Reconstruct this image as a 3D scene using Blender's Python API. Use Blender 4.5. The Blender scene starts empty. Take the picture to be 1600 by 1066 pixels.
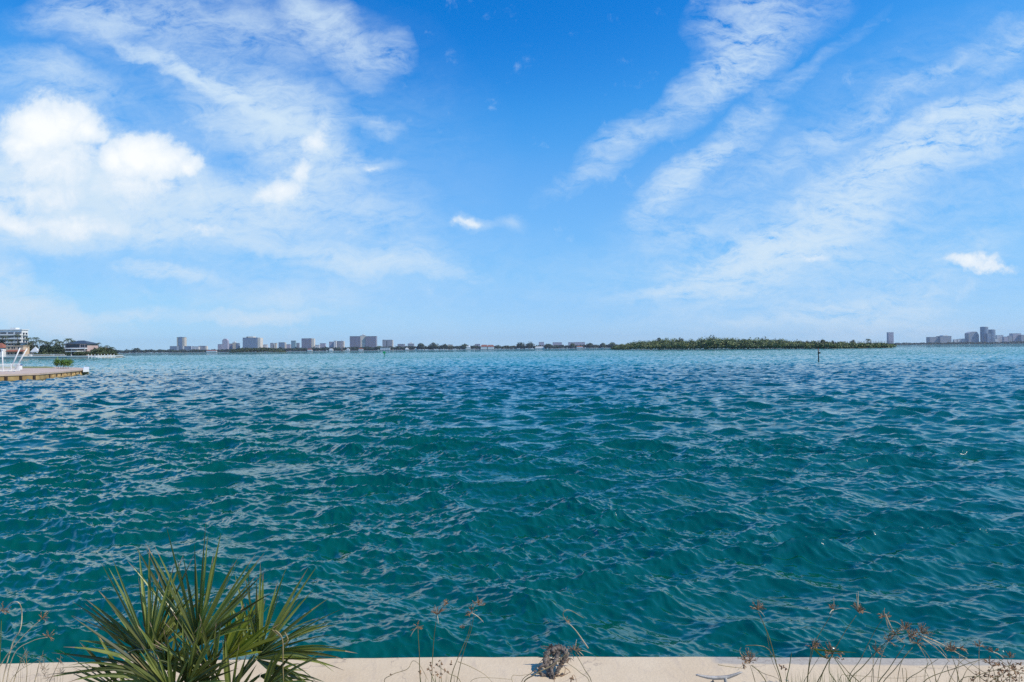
import bpy, math, random
import numpy as np
from mathutils import Vector, Matrix
R = math.radians
random.seed(7)
rng = np.random.default_rng(11)
S = bpy.context.scene
COL = S.collection

# ------------------------------------------------------------------ camera
F_PX = 1067.0
CAM = np.array([0.0, 0.0, 2.85])
pitch, roll = R(0.628), R(0.61)
Fv = np.array([0, math.cos(pitch), math.sin(pitch)])
Rv0 = np.array([1.0, 0, 0]); Uv0 = np.cross(Rv0, Fv)
Rv = Rv0 * math.cos(roll) - Uv0 * math.sin(roll)
Uv = Uv0 * math.cos(roll) + Rv0 * math.sin(roll)
cam_d = bpy.data.cameras.new('camera'); cam = bpy.data.objects.new('camera', cam_d); COL.objects.link(cam)
cam_d.lens = 24.0; cam_d.sensor_width = 36.0; cam_d.clip_start = 0.05; cam_d.clip_end = 30000
M4 = Matrix(((Rv[0], Uv[0], -Fv[0], CAM[0]), (Rv[1], Uv[1], -Fv[1], CAM[1]), (Rv[2], Uv[2], -Fv[2], CAM[2]), (0, 0, 0, 1)))
cam.matrix_world = M4
S.camera = cam

def ray(px, py):
    return Rv * ((px - 800) / F_PX) + Uv * ((533 - py) / F_PX) + Fv
def P(px, py, D):                       # the world point seen in direction px,py at distance D north
    d = ray(px, py); return CAM + d * (D / d[1])
def G(px, py, z):                       # the point of a horizontal plane z in that direction
    d = ray(px, py); return CAM + d * ((z - CAM[2]) / d[2])
def UVd(px, py):
    d = ray(px, py); return d[0] / d[1], d[2] / d[1]

# ------------------------------------------------------------------ render, light, view
S.render.engine = 'CYCLES'
cy = S.cycles
cy.use_denoising = False
try: cy.denoiser = 'OPENIMAGEDENOISE'
except Exception: pass
cy.max_bounces = 6; cy.diffuse_bounces = 2; cy.glossy_bounces = 3; cy.transmission_bounces = 3
cy.volume_bounces = 0; cy.transparent_max_bounces = 6
cy.caustics_reflective = False; cy.caustics_refractive = False
cy.use_adaptive_sampling = False
cy.sample_clamp_indirect = 4.0; cy.sample_clamp_direct = 2.5
vs = S.view_settings
vs.view_transform = 'Standard'; vs.look = 'None'; vs.exposure = 0.0; vs.gamma = 1.0; vs.use_curve_mapping = False

SUN_AZ, SUN_EL = R(110), R(48)           # azimuth clockwise from the viewing direction
sd = Vector((math.sin(SUN_AZ) * math.cos(SUN_EL), math.cos(SUN_AZ) * math.cos(SUN_EL), math.sin(SUN_EL)))
sl = bpy.data.lights.new('sun', 'SUN'); sl.energy = 4.2; sl.angle = R(0.5); sl.color = (1.0, 0.94, 0.84)
so = bpy.data.objects.new('sun', sl); COL.objects.link(so)
so.rotation_euler = sd.to_track_quat('Z', 'Y').to_euler()

# ------------------------------------------------------------------ node helpers
class NT:
    def __init__(s, nt): s.nt = nt; s.n = nt.nodes; s.l = nt.links
    def new(s, t, **k):
        n = s.n.new(t)
        for a, b in k.items(): setattr(n, a, b)
        return n
    def link(s, a, b): s.l.new(a, b)
    def setin(s, n, i, v):
        if v is None: return
        if hasattr(v, 'links') or isinstance(v, bpy.types.NodeSocket): s.link(v, n.inputs[i])
        else: n.inputs[i].default_value = v
    def math(s, op, a, b=None, c=None, clamp=False):
        n = s.new('ShaderNodeMath', operation=op); n.use_clamp = clamp
        s.setin(n, 0, a); s.setin(n, 1, b); s.setin(n, 2, c); return n.outputs[0]
    def vmath(s, op, a, b=None):
        n = s.new('ShaderNodeVectorMath', operation=op)
        s.setin(n, 0, a); s.setin(n, 1, b); return n.outputs[0]
    def noise(s, vec, scale, detail=4, rough=0.55, dist=0.0, out='Fac', lac=2.0):
        n = s.new('ShaderNodeTexNoise'); s.setin(n, 'Vector', vec)
        n.inputs['Scale'].default_value = scale; n.inputs['Detail'].default_value = detail
        n.inputs['Roughness'].default_value = rough; n.inputs['Distortion'].default_value = dist
        n.inputs['Lacunarity'].default_value = lac
        return n.outputs[out]
    def mapr(s, v, a, b, c=0.0, d=1.0, smooth=False):
        n = s.new('ShaderNodeMapRange'); n.interpolation_type = 'SMOOTHSTEP' if smooth else 'LINEAR'
        n.clamp = True
        s.setin(n, 0, v); n.inputs[1].default_value = a; n.inputs[2].default_value = b
        n.inputs[3].default_value = c; n.inputs[4].default_value = d; return n.outputs[0]
    def mapping(s, vec, loc=(0, 0, 0), rot=0.0, scale=(1, 1, 1), typ='POINT'):
        n = s.new('ShaderNodeMapping', vector_type=typ); s.setin(n, 0, vec)
        n.inputs['Location'].default_value = loc; n.inputs['Rotation'].default_value = (0, 0, rot)
        n.inputs['Scale'].default_value = scale; return n.outputs[0]
    def mix(s, f, a, b, typ='MIX'):
        n = s.new('ShaderNodeMix', data_type='RGBA', blend_type=typ)
        s.setin(n, 0, f); s.setin(n, 6, a); s.setin(n, 7, b); return n.outputs[2]
def rgba(c): return (c[0], c[1], c[2], 1.0)

# ------------------------------------------------------------------ world: Nishita sky + clouds by direction
W = bpy.data.worlds.new('World'); S.world = W; W.use_nodes = True
t = NT(W.node_tree); t.n.clear()
sky = t.new('ShaderNodeTexSky', sky_type='NISHITA')
sky.sun_disc = False; sky.sun_elevation = SUN_EL; sky.sun_rotation = SUN_AZ
sky.air_density = 1.0; sky.dust_density = 0.0; sky.ozone_density = 8.0; sky.altitude = 0
tc = t.new('ShaderNodeTexCoord')
sep = t.new('ShaderNodeSeparateXYZ'); t.link(tc.outputs['Generated'], sep.inputs[0])
yy = t.math('MAXIMUM', sep.outputs[1], 0.12)
u = t.math('DIVIDE', sep.outputs[0], yy); v = t.math('DIVIDE', sep.outputs[2], yy)
cmb = t.new('ShaderNodeCombineXYZ'); t.link(u, cmb.inputs[0]); t.link(v, cmb.inputs[1])
UV = cmb.outputs[0]
wn = t.noise(UV, 4.0, 3, 0.55, out='Color'); wn = t.vmath('SUBTRACT', wn, (0.5, 0.5, 0.5))
wn2 = t.noise(UV, 15.0, 5, 0.62, out='Color'); wn2 = t.vmath('SUBTRACT', wn2, (0.5, 0.5, 0.5))
def warp(a, b):
    n1 = t.new('ShaderNodeVectorMath', operation='SCALE'); t.link(wn, n1.inputs[0]); n1.inputs['Scale'].default_value = a
    n2 = t.new('ShaderNodeVectorMath', operation='SCALE'); t.link(wn2, n2.inputs[0]); n2.inputs['Scale'].default_value = b
    return t.vmath('MULTIPLY', t.vmath('ADD', t.vmath('ADD', UV, n1.outputs[0]), n2.outputs[0]), (1, 1, 0))
UVs = warp(0.09, 0.05)
UVc = warp(0.03, 0.055)
def blobs(vec, lst, mx=False):
    acc = None
    for (px, py, rx, ry, ang, w) in lst:
        uu, vv = UVd(px, py)
        m = t.mapping(vec, (uu, vv, 0), R(ang), (rx / F_PX, ry / F_PX, 1.0), 'TEXTURE')
        g = t.new('ShaderNodeTexGradient', gradient_type='SPHERICAL'); t.link(m, g.inputs[0])
        f = g.outputs['Fac']
        if mx:
            f = t.math('MULTIPLY', f, w); acc = f if acc is None else t.math('MAXIMUM', acc, f)
        else:
            f = t.math('MULTIPLY', f, w) if acc is None else t.math('MULTIPLY_ADD', f, w, acc)
            acc = f
    return acc
LEFT = [  # px, py, rx, ry, angle, weight
    (330, 40, 320, 80, -6, .62), (500, 25, 90, 60, -50, 0.9), (150, 20, 160, 50, 0, 0.5),
    (320, 138, 170, 20, -32, 1.7), (400, 175, 190, 70, -30, 0.7), (450, 165, 120, 60, -20, 0.5),
    (90, 125, 150, 50, -15, 0.65), 
    (420, 215, 150, 60, -25, 0.65), (475, 250, 70, 80, 60, .6), (440, 300, 150, 60, 12, .8), (330, 330, 260, 60, 8, 0.8),
    (500, 330, 200, 60, 6, .5), (60, 260, 200, 120, 0, 0.7), (100, 310, 300, 90, 0, 0.95), (90, 350, 220, 36, -4, 0.9), (250, 360, 200, 30, -8, .7),
    (560, 95, 60, 60, 75, .7), (612, 90, 50, 40, 70, .7), (585, 205, 60, 18, -5, .5), (580, 262, 60, 20, 0, .6),
    (560, 402, 210, 26, -10, 1.1), (650, 395, 110, 40, -18, .35), (268, 428, 110, 18, -12, 1.2), (600, 340, 120, 30, -6, .3), (735, 345, 40, 18, 0, .6), (800, 343, 40, 20, -20, .4), (90, 280, 200, 110, 0, 1.3), (235, 290, 150, 60, 0, .9), 
    (25, 455, 170, 60, -32, 1.6), (90, 490, 150, 26, -15, 1.0), (220, 497, 130, 12, 0, .7), (400, 497, 150, 13, 4, 1.2), (450, 465, 170, 30, 5, .35),
    (500, 440, 500, 130, 0, 0.28), (300, 240, 520, 300, 0, 0.22)]
RIGHT = [
    (1160, 45, 130, 97, 60, 0.79), (1110, 130, 150, 54, 35, 0.72), (1250, 20, 120, 54, 30, 0.29), (1240, 120, 200, 19, 35, 0.25),
    (970, 225, 90, 43, 35, 0.58), (900, 290, 80, 21, 25, 0.32), (1050, 300, 110, 41, 38, 0.79), (1130, 235, 130, 36, 38, 0.68),
    (1290, 215, 260, 32, 28, 0.36), (1450, 235, 260, 64, 22, 0.76), (1560, 190, 170, 64, 15, 0.72), (1320, 310, 300, 64, 33, 0.79), (1230, 390, 230, 54, 22, 0.72),
    (1160, 410, 180, 43, 12, 0.58), (1250, 395, 120, 28, -4, 0.50), (1060, 452, 140, 17, 4, 0.50), (1170, 458, 70, 10, 0, 0.43), (1310, 490, 180, 28, 5, 0.58), (1340, 508, 300, 21, 0, 0.36),
    (1590, 70, 110, 28, 35, 0.50), (1480, 110, 200, 23, 34, 0.25), (1400, 470, 260, 64, 35, 0.32), (1090, 360, 120, 32, 12, 0.25), (1370, 300, 560, 237, 25, 0.28), (1250, 450, 500, 129, 0, 0.24)]
CUM = [
    (70, 200, 85, 62, 0, 1.1), (100, 188, 66, 50, 0, 1.05), (130, 205, 50, 46, 0, 1.0), (35, 225, 55, 50, 0, .9), (80, 255, 120, 60, 0, .62),
    (222, 245, 80, 54, 0, 1.1), (255, 250, 62, 42, 0, 1.0), (185, 255, 56, 44, 0, .9), (290, 258, 40, 22, 0, .8), (205, 290, 120, 46, 0, .58),
    (490, 228, 34, 24, 40, .55), (470, 262, 42, 30, 60, .5), (445, 292, 56, 30, 20, .55), (412, 300, 40, 20, 20, .5),
    (120, 352, 90, 28, -5, .62), (20, 345, 90, 30, 0, .6), (60, 305, 110, 36, 0, .5), (735, 345, 34, 13, 0, .5), (1518, 406, 80, 18, -4, .68), (1550, 412, 60, 13, -6, .6),
    (320, 360, 60, 16, 0, .45), (580, 262, 40, 12, 0, .34), (1265, 402, 50, 9, -12, .4)]
mL = blobs(UVs, LEFT); mR = blobs(UVs, RIGHT); mC = blobs(UVc, CUM, True)
nL = t.noise(t.mapping(UVs, (0, 0, 0), R(26), (1.0, 2.6, 1)), 6.0, 10, 0.66, 0.6)
nR = t.noise(t.mapping(UVs, (3.1, 1.7, 0), R(-33), (0.8, 4.2, 1)), 7.5, 11, 0.70, 0.45)
fine = t.noise(t.mapping(UV, (0, 0, 0), R(-8), (1.0, 2.2, 1)), 20.0, 8, 0.72, 0.8)
def cirrus(m, n, lo=.50, hi=.86, top=2.3):
    n2 = t.math('MULTIPLY_ADD', fine, 0.55, t.math('MULTIPLY', n, 0.75))
    k = t.mapr(n2, lo, hi, 0.0, top)
    a = t.math('MULTIPLY', m, k)
    # soft saturation 1-exp(-a)
    e = t.math('POWER', 2.71828, t.math('MULTIPLY', a, -1.15))
    return t.math('SUBTRACT', 1.0, e)
aL = cirrus(mL, nL, .46, .88, 2.1); aR = cirrus(mR, nR)
bil = t.noise(UV, 19.0, 10, 0.66, 0.3)
cf = t.math('ADD', mC, t.math('MULTIPLY_ADD', bil, 1.0, -0.50))
aC = t.mapr(cf, 0.08, 0.46, 0, 1, True)
inv = lambda x: t.math('SUBTRACT', 1.0, x)
front = t.mapr(sep.outputs[1], 0.12, 0.3)
a = t.math('MULTIPLY', t.math('MULTIPLY', inv(aL), inv(aR)), inv(t.math('MULTIPLY', aC, 0.92)))
alpha = t.math('MULTIPLY', inv(a), front, clamp=True)
# grade the Nishita colour a little bluer, as the photograph's clear air
cv = t.new('ShaderNodeRGBCurve')
def setc(k, pts):
    c = cv.mapping.curves[k]; c.points[0].location = pts[0]; c.points[1].location = pts[-1]
    for p in pts[1:-1]: c.points.new(*p)
cv.mapping.use_clip = False
setc(0, [(0, 0), (.077, .004), (.087, .017), (.106, .061), (.139, .141), (.241, .227), (.368, .305), (.491, .39), (1, .55)])
setc(1, [(0, 0), (.158, .195), (.178, .242), (.213, .342), (.273, .445), (.422, .565), (.546, .624), (.615, .68), (1, .85)])
setc(2, [(0, 0), (.20, .40), (.34, .68), (.375, .753), (.429, .855), (.51, .93), (.62, .985), (1, 1.04)])
cv.mapping.update()
t.link(t.vmath('MULTIPLY', sky.outputs[0], (.1, .1, .1)), cv.inputs['Color'])
SKYC = t.vmath('MULTIPLY', cv.outputs[0], (10, 10, 10))
shade = t.mapr(t.math('ADD', mC, t.math('MULTIPLY_ADD', bil, 0.9, -0.45)), 0.25, 0.95, 0, 1, True)
ccol = t.mix(aC, (6.5, 8.1, 9.6, 1), t.mix(shade, (7.6, 8.7, 9.8, 1), (10.2, 10.4, 10.4, 1)))
outc = t.mix(alpha, SKYC, ccol)
bg = t.new('ShaderNodeBackground'); t.link(outc, bg.inputs[0]); bg.inputs[1].default_value = 0.1
wo = t.new('ShaderNodeOutputWorld'); t.link(bg.outputs[0], wo.inputs[0])
W.cycles.sampling_method = 'MANUAL'; W.cycles.sample_map_resolution = 512

# ------------------------------------------------------------------ materials
def mat(name, base, rough=0.7, var=0.25, scale=3.0, spec=0.5, metal=0.0, bump=0.0, bscale=None, second=None, island=0.0, trans=None, coat=0):
    m = bpy.data.materials.new(name); m.use_nodes = True
    q = NT(m.node_tree); b = m.node_tree.nodes['Principled BSDF']
    tcn = q.new('ShaderNodeTexCoord'); vec = tcn.outputs['Object']
    n = q.noise(vec, scale, 5, 0.6)
    second = second or tuple(c * (1 - var) for c in base)
    c = q.mix(q.mapr(n, 0.3, 0.7), rgba(second), rgba(base))
    if island:
        g = q.new('ShaderNodeNewGeometry')
        f = q.math('MULTIPLY_ADD', g.outputs['Random Per Island'], island * 2, 1 - island)
        cc = q.new('ShaderNodeCombineXYZ')
        for i in range(3): q.link(f, cc.inputs[i])
        c = q.mix(1.0, c, cc.outputs[0], 'MULTIPLY')
    q.link(c, b.inputs['Base Color'])
    b.inputs['Roughness'].default_value = rough; b.inputs['Metallic'].default_value = metal
    b.inputs['Specular IOR Level'].default_value = spec
    if bump:
        bn = q.new('ShaderNodeBump'); bn.inputs['Strength'].default_value = bump; bn.inputs['Distance'].default_value = 0.01
        q.link(q.noise(vec, bscale or scale * 6, 6, 0.65), bn.inputs['Height']); q.link(bn.outputs[0], b.inputs['Normal'])
    if trans:
        tr = q.new('ShaderNodeBsdfTranslucent'); q.link(q.mix(1.0, c, rgba(trans), 'MULTIPLY'), tr.inputs[0])
        mx = q.new('ShaderNodeMixShader'); mx.inputs[0].default_value = 0.35
        q.link(b.outputs[0], mx.inputs[1]); q.link(tr.outputs[0], mx.inputs[2])
        q.link(mx.outputs[0], m.node_tree.nodes['Material Output'].inputs[0])
    return m

def facade(name, wall, glass, fl=3.3, bay=4.0, gz=0.5, gx=0.7):
    m = bpy.data.materials.new(name); m.use_nodes = True
    q = NT(m.node_tree); b = m.node_tree.nodes['Principled BSDF']
    tcn = q.new('ShaderNodeTexCoord'); s = q.new('ShaderNodeSeparateXYZ'); q.link(tcn.outputs['Object'], s.inputs[0])
    fz = q.math('FRACT', q.math('DIVIDE', s.outputs[2], fl)); fx = q.math('FRACT', q.math('DIVIDE', q.math('ADD', s.outputs[0], s.outputs[1]), bay))
    wz = q.math('LESS_THAN', fz, gz); wx = q.math('LESS_THAN', fx, gx)
    g = q.new('ShaderNodeNewGeometry'); sn = q.new('ShaderNodeSeparateXYZ'); q.link(g.outputs['True Normal'], sn.inputs[0])
    side = q.math('LESS_THAN', q.math('ABSOLUTE', sn.outputs[2]), 0.5)
    msk = q.math('MULTIPLY', q.math('MULTIPLY', wz, wx), side)
    n = q.noise(tcn.outputs['Object'], 0.15, 3)
    w = q.mix(q.mapr(n, .3, .7), rgba(wall), rgba(tuple(c * .88 for c in wall)))
    q.link(q.mix(msk, w, rgba(glass)), b.inputs['Base Color'])
    q.link(q.mapr(msk, 0, 1, 0.8, 0.25), b.inputs['Roughness'])
    return m

# ------------------------------------------------------------------ object helpers
def tag(o, label=None, cat=None, group=None, kind=None):
    if label: o['label'] = label
    if cat: o['category'] = cat
    if group: o['group'] = group
    if kind: o['kind'] = kind
    return o
def thing(name, label, cat, loc, group=None):
    o = bpy.data.objects.new(name, None); COL.objects.link(o); o.location = Vector(tuple(map(float, loc)))
    o.empty_display_size = 0.2
    return tag(o, label, cat, group)
class MB:
    def __init__(s): s.v = []; s.f = []
    def add(s, vs, fs):
        o = len(s.v); s.v.extend([tuple(map(float, p)) for p in vs]); s.f.extend([tuple(i + o for i in f) for f in fs]); return s
    def box(s, x0, x1, y0, y1, z0, z1, bev=0.0):
        if bev <= 0:
            return s.add([(x0, y0, z0), (x1, y0, z0), (x1, y1, z0), (x0, y1, z0), (x0, y0, z1), (x1, y0, z1), (x1, y1, z1), (x0, y1, z1)],
                         [(0, 3, 2, 1), (4, 5, 6, 7), (0, 1, 5, 4), (1, 2, 6, 5), (2, 3, 7, 6), (3, 0, 4, 7)])
        b = bev
        r = lambda z, i: [(x0 + i, y0, z), (x1 - i, y0, z), (x1, y0 + i, z), (x1, y1 - i, z), (x1 - i, y1, z), (x0 + i, y1, z), (x0, y1 - i, z), (x0, y0 + i, z)]
        r2 = lambda z, i: [(x0 + 2*i, y0+i, z), (x1 - 2*i, y0+i, z), (x1-i, y0 + 2*i, z), (x1-i, y1 - 2*i, z), (x1 - 2*i, y1-i, z), (x0 + 2*i, y1-i, z), (x0+i, y1 - 2*i, z), (x0+i, y0 + 2*i, z)]
        vs = r(z0, b) + r(z1 - b, b) + r2(z1, b)
        fs = [tuple(range(7, -1, -1)), tuple(range(16, 24))]
        for k in range(2):
            for i in range(8): j = (i + 1) % 8; fs.append((k*8+i, k*8+j, k*8+8+j, k*8+8+i))
        return s.add(vs, fs)
    def rbox(s, c, u, w, h, d, z0):     # centre c (xy), unit dir u (xy), width along u, depth
        c = np.array(c[:2], float); u = np.array(u, float); n = np.array([-u[1], u[0]])
        q = [c - u*w/2 - n*d/2, c + u*w/2 - n*d/2, c + u*w/2 + n*d/2, c - u*w/2 + n*d/2]
        vs = [(p[0], p[1], z0) for p in q] + [(p[0], p[1], z0 + h) for p in q]
        return s.add(vs, [(0, 3, 2, 1), (4, 5, 6, 7), (0, 1, 5, 4), (1, 2, 6, 5), (2, 3, 7, 6), (3, 0, 4, 7)])
    def prism(s, poly, z0, z1):
        n = len(poly)
        return s.add([(p[0], p[1], z0) for p in poly] + [(p[0], p[1], z1) for p in poly],
                     [tuple(range(n - 1, -1, -1)), tuple(range(n, 2*n))] + [(i, (i+1) % n, n + (i+1) % n, n + i) for i in range(n)])
    def tube(s, pts, rad, n=6, cap=True):
        pts = [np.array(p, float) for p in pts]
        if not hasattr(rad, '__len__'): rad = [rad] * len(pts)
        ref = np.array([0, 0, 1.0]); o = len(s.v); vs = []
        for i, p in enumerate(pts):
            d = pts[min(i + 1, len(pts) - 1)] - pts[max(i - 1, 0)]; d /= (np.linalg.norm(d) + 1e-12)
            a = np.cross(d, ref)
            if np.linalg.norm(a) < 0.05: a = np.cross(d, [1.0, 0, 0])
            a /= np.linalg.norm(a); b = np.cross(d, a)
            for k in range(n):
                th = 2 * math.pi * k / n
                vs.append(p + rad[i] * (math.cos(th) * a + math.sin(th) * b))
        fs = []
        for i in range(len(pts) - 1):
            for k in range(n): j = (k + 1) % n; fs.append((i*n+k, i*n+j, (i+1)*n+j, (i+1)*n+k))
        if cap: fs += [tuple(range(n - 1, -1, -1)), tuple(range((len(pts)-1)*n, len(pts)*n))]
        return s.add(vs, fs)
    def build(s, name, m, parent=None, smooth=False):
        me = bpy.data.meshes.new(name)
        off = np.array(parent.location) if parent else np.zeros(3)
        par = parent
        while par is not None and par.parent is not None:
            par = par.parent; off = off + np.array(par.location)
        if parent is None and s.v:
            pass
        vv = (np.array(s.v) - off) if s.v else np.zeros((0, 3))
        me.from_pydata([tuple(p) for p in vv], [], s.f); me.update()
        if smooth: me.polygons.foreach_set('use_smooth', [True] * len(me.polygons))
        me.materials.append(m)
        o = bpy.data.objects.new(name, me); COL.objects.link(o)
        if parent: o.parent = parent
        return o
def mesh_np(name, V, Fq, m, parent=None, smooth=False):
    """V (n,3), Fq (k,c) arrays"""
    V = np.asarray(V, np.float32).copy()
    par = parent
    while par is not None:
        V -= np.array(par.location, np.float32); par = par.parent
    me = bpy.data.meshes.new(name); c = Fq.shape[1]
    me.vertices.add(len(V)); me.vertices.foreach_set('co', V.ravel())
    me.loops.add(Fq.size); me.loops.foreach_set('vertex_index', Fq.ravel().astype(np.int32))
    me.polygons.add(len(Fq)); me.polygons.foreach_set('loop_start', np.arange(0, Fq.size, c, dtype=np.int32))
    try: me.polygons.foreach_set('loop_total', np.full(len(Fq), c, np.int32))
    except Exception: pass
    me.polygons.foreach_set('use_smooth', np.full(len(Fq), smooth, bool))
    me.update(calc_edges=True); me.validate()
    me.materials.append(m)
    o = bpy.data.objects.new(name, me); COL.objects.link(o)
    if parent: o.parent = parent
    return o

# leaf clump crowns: many small quads on and in a lumpy ellipsoid
def leaf_cloud(c, rad, n, size, lumps=7, flat=0.0):
    c = np.array(c, float); rad = np.array(rad, float)
    lc = rng.normal(size=(lumps, 3)); lc /= np.linalg.norm(lc, axis=1)[:, None]; lc[:, 2] = np.abs(lc[:, 2]) * 0.9 - 0.25
    lc *= rng.uniform(0.35, 0.72, (lumps, 1)); lr = rng.uniform(0.32, 0.55, lumps)
    i = rng.integers(0, lumps, n)
    d = rng.normal(size=(n, 3)); d /= np.linalg.norm(d, axis=1)[:, None]
    rr = rng.uniform(0.55, 1.08, n)[:, None]
    p = lc[i] + d * lr[i][:, None] * rr
    p = c + p * rad
    nrm = d + rng.normal(size=(n, 3)) * 0.55 + np.array([0, 0, 0.35]); nrm /= np.linalg.norm(nrm, axis=1)[:, None]
    a = np.cross(nrm, rng.normal(size=(n, 3))); a /= np.linalg.norm(a, axis=1)[:, None]; b = np.cross(nrm, a)
    sz = size * rng.uniform(0.6, 1.4, (n, 1)); asp = rng.uniform(0.45, 0.9, (n, 1))
    V = np.stack([p - a*sz - b*sz*asp*0.3, p + b*sz*asp, p + a*sz + b*sz*asp*0.2, p - b*sz*asp], 1).reshape(-1, 3)
    return V, np.arange(4 * n).reshape(n, 4)
class Cloud:
    def __init__(s): s.V = []; s.F = []; s.o = 0
    def add(s, V, F): s.V.append(V); s.F.append(F + s.o); s.o += len(V)
    def build(s, name, m, parent=None): return mesh_np(name, np.concatenate(s.V), np.concatenate(s.F), m, parent)

def hfbm(x, seed=0):                   # cheap 1-D wobble
    return sum(math.sin(x * f + seed * 1.7 + k * 2.1) / (k + 1) for k, f in enumerate((1.0, 2.3, 5.1, 11.7)))

# materials palette
m_cap = None
m_conc = mat('concrete', (0.40, 0.38, 0.35), 0.85, 0.3, 2.0, bump=0.4)
m_white = mat('white_paint', (0.80, 0.79, 0.76), 0.5, 0.08, 1.0)
m_galv = mat('galvanised_metal', (0.46, 0.43, 0.39), 0.6, 0.45, 30, metal=0.25, bump=0.25, bscale=90)
m_leafpalm = mat('palmetto_leaf', (0.250, 0.265, 0.070), 0.38, 0.4, 9, spec=0.7, second=(0.10, 0.135, 0.028), island=0.55, trans=(1.6, 1.5, 0.8))
m_leafyel = mat('palmetto_leaf_yellow', (0.26, 0.30, 0.04), 0.5, 0.3, 8, island=0.3, trans=(1.5, 1.5, 0.8))
m_tip = mat('dry_leaf', (0.36, 0.25, 0.15), 0.7, 0.4, 20, island=0.4)
m_straw = mat('straw_stem', (0.42, 0.31, 0.15), 0.6, 0.4, 25, second=(0.20, 0.15, 0.05))
m_stemg = mat('green_stem', (0.17, 0.16, 0.04), 0.55, 0.4, 20, second=(0.12, 0.09, 0.035))
m_pale = mat('pale_bract', (0.62, 0.50, 0.33), 0.6, 0.3, 15)
m_seed = mat('rust_seed', (0.40, 0.23, 0.105), 0.75, 0.5, 40, second=(0.17, 0.085, 0.045), island=0.5)
m_weed = mat('weed_leaf', (0.16, 0.20, 0.04), 0.5, 0.4, 20, second=(0.08, 0.11, 0.02), island=0.4, trans=(1.4, 1.4, .7))
m_soil = mat('soil', (0.16, 0.12, 0.07), 0.95, 0.5, 3, bump=0.8)
m_rope = mat('weathered_rope', (0.30, 0.24, 0.19), 0.95, 0.5, 22, second=(0.06, 0.045, 0.035), bump=0.8, bscale=160)
m_mang = mat('mangrove_leaf', (0.20, 0.225, 0.055), 0.6, 0.4, 0.09, second=(0.065, 0.11, 0.032), island=0.55)
m_tree = mat('tree_leaf', (0.10, 0.125, 0.035), 0.65, 0.4, 0.12, second=(0.028, 0.05, 0.018), island=0.5)
m_tree2 = mat('tree_leaf_dark', (0.040, 0.062, 0.022), 0.65, 0.4, 0.1, second=(0.022, 0.04, 0.018), island=0.5)
m_palmf = mat('palm_frond', (0.070, 0.095, 0.025), 0.55, 0.4, 1, island=0.5)
m_bark = mat('bark', (0.20, 0.16, 0.12), 0.9, 0.4, 3, bump=0.5)
m_core = mat('crown_shadow_leaf', (0.024, 0.038, 0.012), 0.9, 0.4, 0.5)
m_land = mat('land', (0.20, 0.19, 0.12), 0.95, 0.5, 0.05)
m_lawn = mat('grass', (0.15, 0.20, 0.05), 0.9, 0.4, 0.3, second=(0.28, 0.26, 0.11))
m_pave = mat('paving', (0.60, 0.47, 0.37), 0.85, 0.2, 0.6, second=(0.48, 0.35, 0.27))
m_tanwall = mat('tan_seawall', (0.52, 0.36, 0.15), 0.9, 0.6, 0.9, second=(0.24, 0.14, 0.05), bump=0.6, bscale=8)
m_pile = mat('pile', (0.07, 0.045, 0.03), 0.95, 0.5, 3)
m_roofred = mat('red_tile', (0.36, 0.13, 0.08), 0.8, 0.3, 2)
m_roofdark = mat('dark_slate', (0.060, 0.085, 0.11), 0.5, 0.3, 2)
m_glass = mat('dark_glass', (0.03, 0.035, 0.05), 0.12, 0.4, 0.5)
m_mast = mat('mast_paint', (0.75, 0.72, 0.70), 0.5, 0.1, 3)
m_green = mat('green_sign', (0.02, 0.42, 0.13), 0.5, 0.2, 3)
m_dark = mat('dark_timber', (0.045, 0.04, 0.035), 0.9, 0.5, 6)

# ------------------------------------------------------------------ water
def ocean(N, L, seed, lam_lo, lam_hi, Lp, wdir, spread, std):
    r = np.random.default_rng(seed)
    k1 = 2 * np.pi * np.fft.fftfreq(N, L / N)
    KX, KY = np.meshgrid(k1, k1, indexing='ij'); K = np.hypot(KX, KY); K[0, 0] = 1e-6
    lam = 2 * np.pi / K
    th = np.arctan2(KY, KX)
    D = np.maximum(np.cos(th - wdir), 0) ** spread + 0.02
    Pk = np.exp(-1 / (K * Lp) ** 2) / K ** 4 * D
    band = 1 / (1 + np.exp(-(np.log(lam / lam_lo)) * 9)) / (1 + np.exp((np.log(lam / lam_hi)) * 9))
    Pk *= band; Pk[0, 0] = 0
    H = np.sqrt(Pk) * (r.normal(size=K.shape) + 1j * r.normal(size=K.shape))
    h = np.fft.ifft2(H).real; s = std / h.std()
    dx = np.fft.ifft2(-1j * KX / K * H).real * s; dy = np.fft.ifft2(-1j * KY / K * H).real * s
    return h * s, dx, dy, N, L
def samp(o, x, y, rot=0.0):
    h, dx, dy, N, L = o; c, s = math.cos(rot), math.sin(rot)
    a = ((c * x + s * y) / L * N) % N; b = ((-s * x + c * y) / L * N) % N
    i = np.floor(a).astype(int); j = np.floor(b).astype(int); fa = (a - i); fb = (b - j)
    i %= N; j %= N; i1 = (i + 1) % N; j1 = (j + 1) % N
    w00, w10, w01, w11 = (1-fa)*(1-fb), fa*(1-fb), (1-fa)*fb, fa*fb
    f = lambda q: q[i, j]*w00 + q[i1, j]*w10 + q[i, j1]*w01 + q[i1, j1]*w11
    H, X, Y = f(h), f(dx), f(dy)
    return H, c * X - s * Y, s * X + c * Y
WD = R(-100)                            # the chop runs toward the wall
oA = ocean(1024, 53.0, 3, 0.85, 50, 0.32, WD, 3.0, 0.058)
oB = ocean(1024, 13.0, 5, 0.26, 0.85, 0.30, WD, 2.8, 0.0165)
oC = ocean(1024, 5.3, 9, 0.045, 0.26, 0.26, WD, 3.2, 0.0080)
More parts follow.
